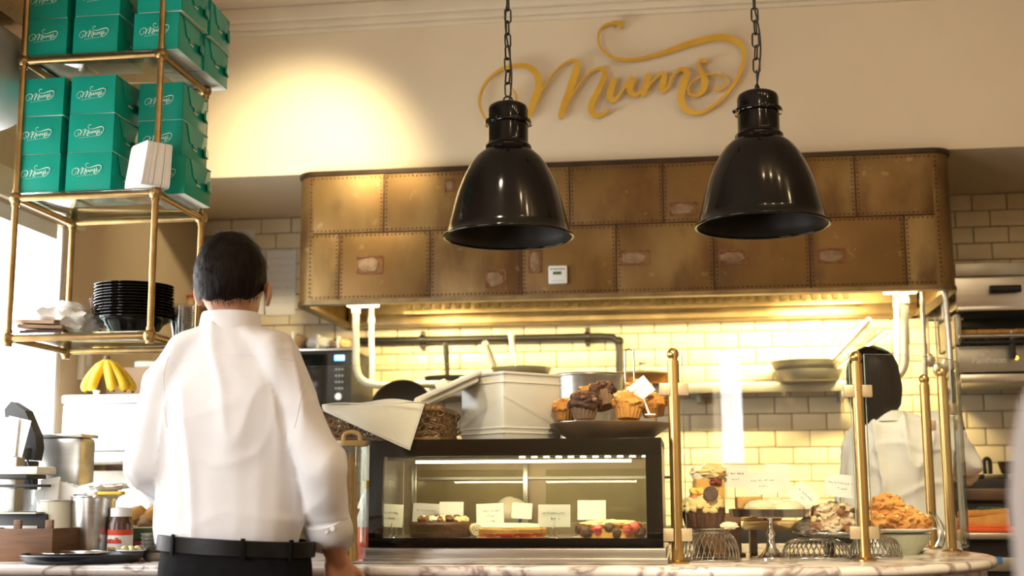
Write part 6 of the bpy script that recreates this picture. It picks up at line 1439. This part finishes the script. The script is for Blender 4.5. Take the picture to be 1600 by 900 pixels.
me = remesh(b, .0062, 4, 'body'); bo = obj('body', me, man, mat_=SKIN)
# eyes and lips in front of the face
for s_ in (-1, 1): MB().ball(head + Vector((s_ * .032, .103, .006)), .011, 3).build('eye', WHITE, man, 60)
# shirt
s = MB()
chain(s, [(nk.x, -.002, nk.z - .040, .086, .080, .026), (nk.x - .0, 0, nk.z - .075, .115, .088, .03), (tcx, 0, shL.z + .03, .160, .100, .05), (tcx, -.005, shL.z - .05, .180, .116, .06), (tcx, -.005, wz + .27, .182, .120, .07), (tcx, 0, wz + .13, .182, .120, .06), (tcx, 0, wz + .05, .184, .122, .04), (tcx - .002, 0, wz + .028, .180, .122, .02), (tcx - .002, 0, wz + .0, .174, .116, .02)], 8, 3)
for (s_, e_, q1, r1) in ((shL, elL, wrL, .046), (shR, elR, cuR, .055)):
    sg = -1 if s_.x < nk.x else 1
    chain(s, [(nk.x + sg * .045, 0, nk.z - .050, .05, .075, .030), (nk.x + sg * .105, 0, nk.z - .080, .05, .082, .040), (s_.x - sg * .012, 0, s_.z + .026, .056, .082, .054), (*s_, .058, .080, .062)], 7, 3)
    chain(s, [(*s_, .058, .080, .062), (*(s_.lerp(e_, .45)), .059, .068, .06), (*e_, .057, .062, .06), (*(e_.lerp(q1, .5)), .058, .060, .055), (*q1, r1, r1, .03)], 9, 3)
me = remesh(s, .0075, 5, 'shirt')
wrinkle(me, 1.0, 3.1, ((0, (2.4, 2.4, 6.5), .007), (5, (7.5, 7.5, 2.2), .010), (5, (4, 4, 8), .003), (9, (24, 24, 14), .0015)))
so = obj('shirt', me, man, mat_=SHIRT)
cl = MB(); N_ = 40; zc0, zc1 = nk.z - .048, nk.z + .004
vs = []; fs = []
for j, (z, rx, ry) in enumerate(((zc0 - .006, .083, .080), (zc0 + .012, .079, .077), (zc1 - .006, .073, .072), (zc1, .070, .069), (zc1 - .008, .066, .065), (zc0, .067, .066))):
    for i in range(N_): a = 2 * pi * i / N_; vs.append((nk.x + rx * cos(a), .0 + ry * sin(a), z - .012 * (sin(a) > 0) * sin(a)))
for j in range(5):
    for i in range(N_): fs.append((j * N_ + i, j * N_ + (i + 1) % N_, (j + 1) * N_ + (i + 1) % N_, (j + 1) * N_ + i))
cl.add(vs, fs); cl.build('collar', SHIRT, so, 60)
cu = MB(); dv = (haR - cuR).normalized(); cu.tube([cuR - dv * .038, cuR - dv * .02, cuR + dv * .012, cuR + dv * .024, cuR + dv * .023], [.057, .0595, .060, .0585, .045], 28); cu.build('cuff', SHIRT, so, 50)
for k in range(2): MB().lathe([(.001, 0), (.006, 0), (.006, .003), (.001, .003)], n=16, M=Matrix.Rotation(pi / 2, 3, 'X'), c=cuR + Vector((.012 + .016 * k, -.061, -.004 + .006 * k))).build('button', WHITE, so, 40)
pk = MB(); yo = []
from mathutils.bvhtree import BVHTree
bv = BVHTree.FromPolygons([v.co.copy() for v in so.data.vertices], [tuple(p_.vertices) for p_ in so.data.polygons])
def seam_on_back(pxs, name, r=.0013, lift=.0002):
    P = []
    for (x_, y_) in catmull([Vector((a_, b_, 0)) for a_, b_ in pxs], 6) and [(q.x, q.y) for q in catmull([Vector((a_, b_, 0)) for a_, b_ in pxs], 6)]:
        w_ = ml(x_, y_, MY - .1); hit = bv.ray_cast(Vector((w_.x, -.6, w_.z)), Vector((0, 1, 0)))
        if hit[0] is not None: P.append(hit[0] + Vector((0, -lift, 0)))
    if len(P) > 3: MB().tube(P, r, 6).build(name, SHIRT, so, 60)
seam_on_back([(262, 566), (310, 556), (361, 553), (412, 555), (452, 562)], 'yoke_seam')
seam_on_back([(258, 556), (250, 590), (252, 630), (258, 668)], 'armhole_seam')
seam_on_back([(455, 552), (464, 590), (462, 630), (454, 668)], 'armhole_seam')
# trousers, belt
tz0 = wz + .012; bl = ml(253, 846); br = ml(486, 862)
p = MB(); ctx = (bl.x + br.x) / 2; rx = (br.x - bl.x) / 2
chain(p, [(ctx, 0, wz - .005, rx - .002, .122, .018), (ctx, 0, wz - .06, rx + .004, .128, .05), (ctx, 0, wz - .16, rx + .006, .128, .07)], 6, 3)
for s_ in (-1, 1): chain(p, [(ctx + s_ * .092, 0, wz - .16, .100, .118, .07), (ctx + s_ * .097, .008, .53, .082, .088, .05), (ctx + s_ * .10, -.01, .10, .070, .082, .03)], 11, 3)
me = remesh(p, .010, 5, 'trousers'); to = obj('trousers', me, man, mat_=TROUS)
bt = MB(); N_ = 56; vs = []; fs = []
for j, (dz, dr) in enumerate(((.0, .004), (.001, .007), (.036, .007), (.038, .003))):
    for i in range(N_): a = 2 * pi * i / N_; vs.append((ctx + (rx + dr) * cos(a), (.124 + dr) * sin(a), wz - .022 + dz - .010 * cos(a)))
for j in range(3):
    for i in range(N_): fs.append((j * N_ + i, j * N_ + (i + 1) % N_, (j + 1) * N_ + (i + 1) % N_, (j + 1) * N_ + i))
bt.add(vs, fs); bto = bt.build('belt', LEATH, man, 50)
for an in (-2.2, -1.25, -.6): MB().box((ctx + (rx + .009) * cos(an), (.124 + .009) * sin(an), wz - .004 - .010 * cos(an)), (.011, .006, .05), an + pi / 2, bev=.002).build('belt_loop', TROUS, bto)
for s_ in (-1, 1):
    sh_ = MB(); sh_.lump((ctx + s_ * .105, .06, .05), (.05, .14, .055), 1, .02); sh_.v = [(v[0], v[1], max(0, v[2])) for v in sh_.v]; sh_.build('shoe', LEATH, man, 60)
# hair cap: shell over the skull, cut along the hairline
def hair_shell(head, rx, ry, rz, low, mat_, root, crown=None, n=44, seed=1, puff=.008, sideburn=.02):
    mb = MB(); vs = []; fs = []; rows_ = 26
    for j in range(rows_ + 1):
        for i in range(n):
            a = 2 * pi * i / n; back = -sin(a)            # +1 at the back of the head (towards the camera)
            zl = low(a, back); z = 1 - (1 - zl) * (j / rows_) ** .9
            r = sqrt(max(0, 1 - min(1, max(-1, z)) ** 2)); k = 1 + puff * 4 * noise.noise(Vector((cos(a) * 5, sin(a) * 5, z * 4 + seed))) * .35
            if j == rows_: k *= .965
            vs.append((head.x + rx * r * cos(a) * k, head.y + ry * r * sin(a) * k, head.z + rz * z * k))
    for j in range(rows_):
        for i in range(n): fs.append((j * n + i, j * n + (i + 1) % n, (j + 1) * n + (i + 1) % n, (j + 1) * n + i))
    mb.add(vs, fs); o = mb.build('hair', mat_, root, 60); return o
def man_low(a, back):
    if back > .15: return -.47 - .13 * back - .08 * sin(a * 9) * .3
    if back > -.35: return -.18 - .5 * (back + .35)
    return .30 - .2 * (back + .35)
hc_ = head + Vector((0, .006, .004))
ho_ = hair_shell(hc_, HW + .007, .112, .120, man_low, HAIR, man)
# short strands that break up the cap's outline
st = MB(); rn = random.Random(5)
for k in range(1500):
    a = rn.uniform(0, 2 * pi); back = -sin(a); z = rn.uniform(man_low(a, back) - .02, .98); r = sqrt(max(0, 1 - z * z)); q = Vector((hc_.x + (HW + .009) * r * cos(a), hc_.y + .113 * r * sin(a), hc_.z + .121 * z))
    nr = Vector((r * cos(a), r * sin(a), z)); dn = Vector((rn.uniform(-.3, .3), rn.uniform(-.3, .3), -1)); dn = (dn - nr * dn.dot(nr)).normalized(); e = q + dn * rn.uniform(.010, .02) + nr * .0022; sd = nr.cross(dn) * .0011
    st.add([q - sd, q + sd, e], [(0, 1, 2)])
tag(st.build('hair_strands', HAIR, ho_, None), kind='stuff')

# ---- the cook behind the counter
KY = 4.92
cook = thing('person', 'cook with black hair in a white jacket working behind the guard glass', 'person', (at(1400, 760, KY).x, KY, 0)); c0 = Vector(cook.location)
def kl(px, py, y=KY): return at(px, py, y) - c0
kh = kl(1363, 592); knk = kl(1390, 652); ksL, ksR = kl(1352, 690), kl(1462, 672, 4.94); keR, kwR = kl(1512, 722, 4.98), kl(1500, 745, 5.14); keL, kwL = kl(1335, 790, 4.94), kl(1345, 800, 5.15)
ktx = (kl(1368, 740).x + kl(1468, 740).x) / 2
b = MB(); b.ball(kh + Vector((.0, .01, 0)), (.078, .095, .108), 4); b.ball(kh + Vector((0, .05, -.05)), (.055, .055, .06), 3); b.ball(kh + Vector((0, .105, -.012)), (.012, .018, .024), 3)
chain(b, [(kh.x + .015, 0, kh.z - .07, .05, .052, .05), (knk.x, 0, knk.z - .02, .055, .055, .05)], 6)
chain(b, [(ktx, 0, ksL.z, .14, .08, .06), (ktx, 0, ksL.z - .3, .13, .08, .08), (ktx, 0, .95, .14, .09, .08)], 10)
for (s_, e_, w_) in ((ksL, keL, kwL), (ksR, keR, kwR)): chain(b, [(*s_, .042, .042, .042), (*e_, .036, .036, .036), (*w_, .027, .027, .027)], 10)
hand(b, kwR, Vector((-.3, .9, -.1)), Vector((0, 0, -1)), -1, .95, .5); hand(b, kwL, Vector((.2, .9, -.2)), Vector((0, 0, -1)), 1, .95, .5)
for s_ in (-1, 1): chain(b, [(ktx + s_ * .08, 0, .92, .08, .085, .08), (ktx + s_ * .09, .01, .5, .058, .06, .06), (ktx + s_ * .095, -.01, .1, .04, .045, .04)], 10)
obj('body', remesh(b, .0075, 4, 'body'), cook, mat_=SKIN)
s = MB(); chain(s, [(knk.x, 0, knk.z - .012, .085, .072, .02), (knk.x, 0, ksL.z + .055, .125, .085, .04), (ktx, 0, ksL.z, .165, .10, .05), (ktx, 0, ksL.z - .12, .165, .108, .06), (ktx, 0, ksL.z - .32, .165, .11, .07), (ktx, 0, .78, .175, .115, .06)], 9, 3)
for (s_, e_, q_) in ((ksL, keL, kwL), (ksR, keR, kwR)): chain(s, [(*s_, .066, .072, .062), (*(s_.lerp(e_, .5)), .064, .064, .06), (*e_, .062, .062, .06), (*(e_.lerp(q_, .75)), .05, .05, .05)], 9, 3)
me = remesh(s, .008, 5, 'jacket'); wrinkle(me, 1.0, 8.4, ((0, (3, 3, 8), .012), (5, (8, 8, 2.6), .022), (5, (5, 5, 9), .008), (9, (22, 22, 16), .003))); jo = obj('jacket', me, cook, mat_=COAT)
cl = MB(); cl.lathe_open([(.075, 0), (.070, .02), (.066, .038), (.062, .036), (.066, .0)], c=(knk.x - .006, .0, knk.z - .016), n=36); cl.build('collar', COAT, jo, 50)
p = MB(); chain(p, [(ktx, 0, .86, .15, .11, .06), (ktx, 0, .76, .155, .115, .06)], 4, 3)
for s_ in (-1, 1): chain(p, [(ktx + s_ * .085, 0, .76, .085, .10, .06), (ktx + s_ * .095, 0, .08, .065, .08, .03)], 14, 3)
obj('trousers', remesh(p, .012, 4, 'trousers'), cook, mat_=TROUS)
for s_ in (-1, 1): sh_ = MB(); sh_.lump((ktx + s_ * .10, .05, .05), (.045, .13, .055), 1, .02); sh_.v = [(v[0], v[1], max(0, v[2])) for v in sh_.v]; sh_.build('shoe', LEATH, cook, 60)
# smooth black hair falling to the nape
hm = MB(); chain(hm, [(kh.x, -.012, kh.z + .02, .098, .105, .105), (kh.x + .002, -.025, kh.z - .04, .103, .085, .085), (kh.x + .004, -.03, kh.z - .085, .095, .065, .06), (kh.x - .03, -.03, kh.z - .14, .04, .04, .04)], 8, 3)
ko = obj('hair', remesh(hm, .007, 6, 'hair'), cook, mat_=HAIRB)
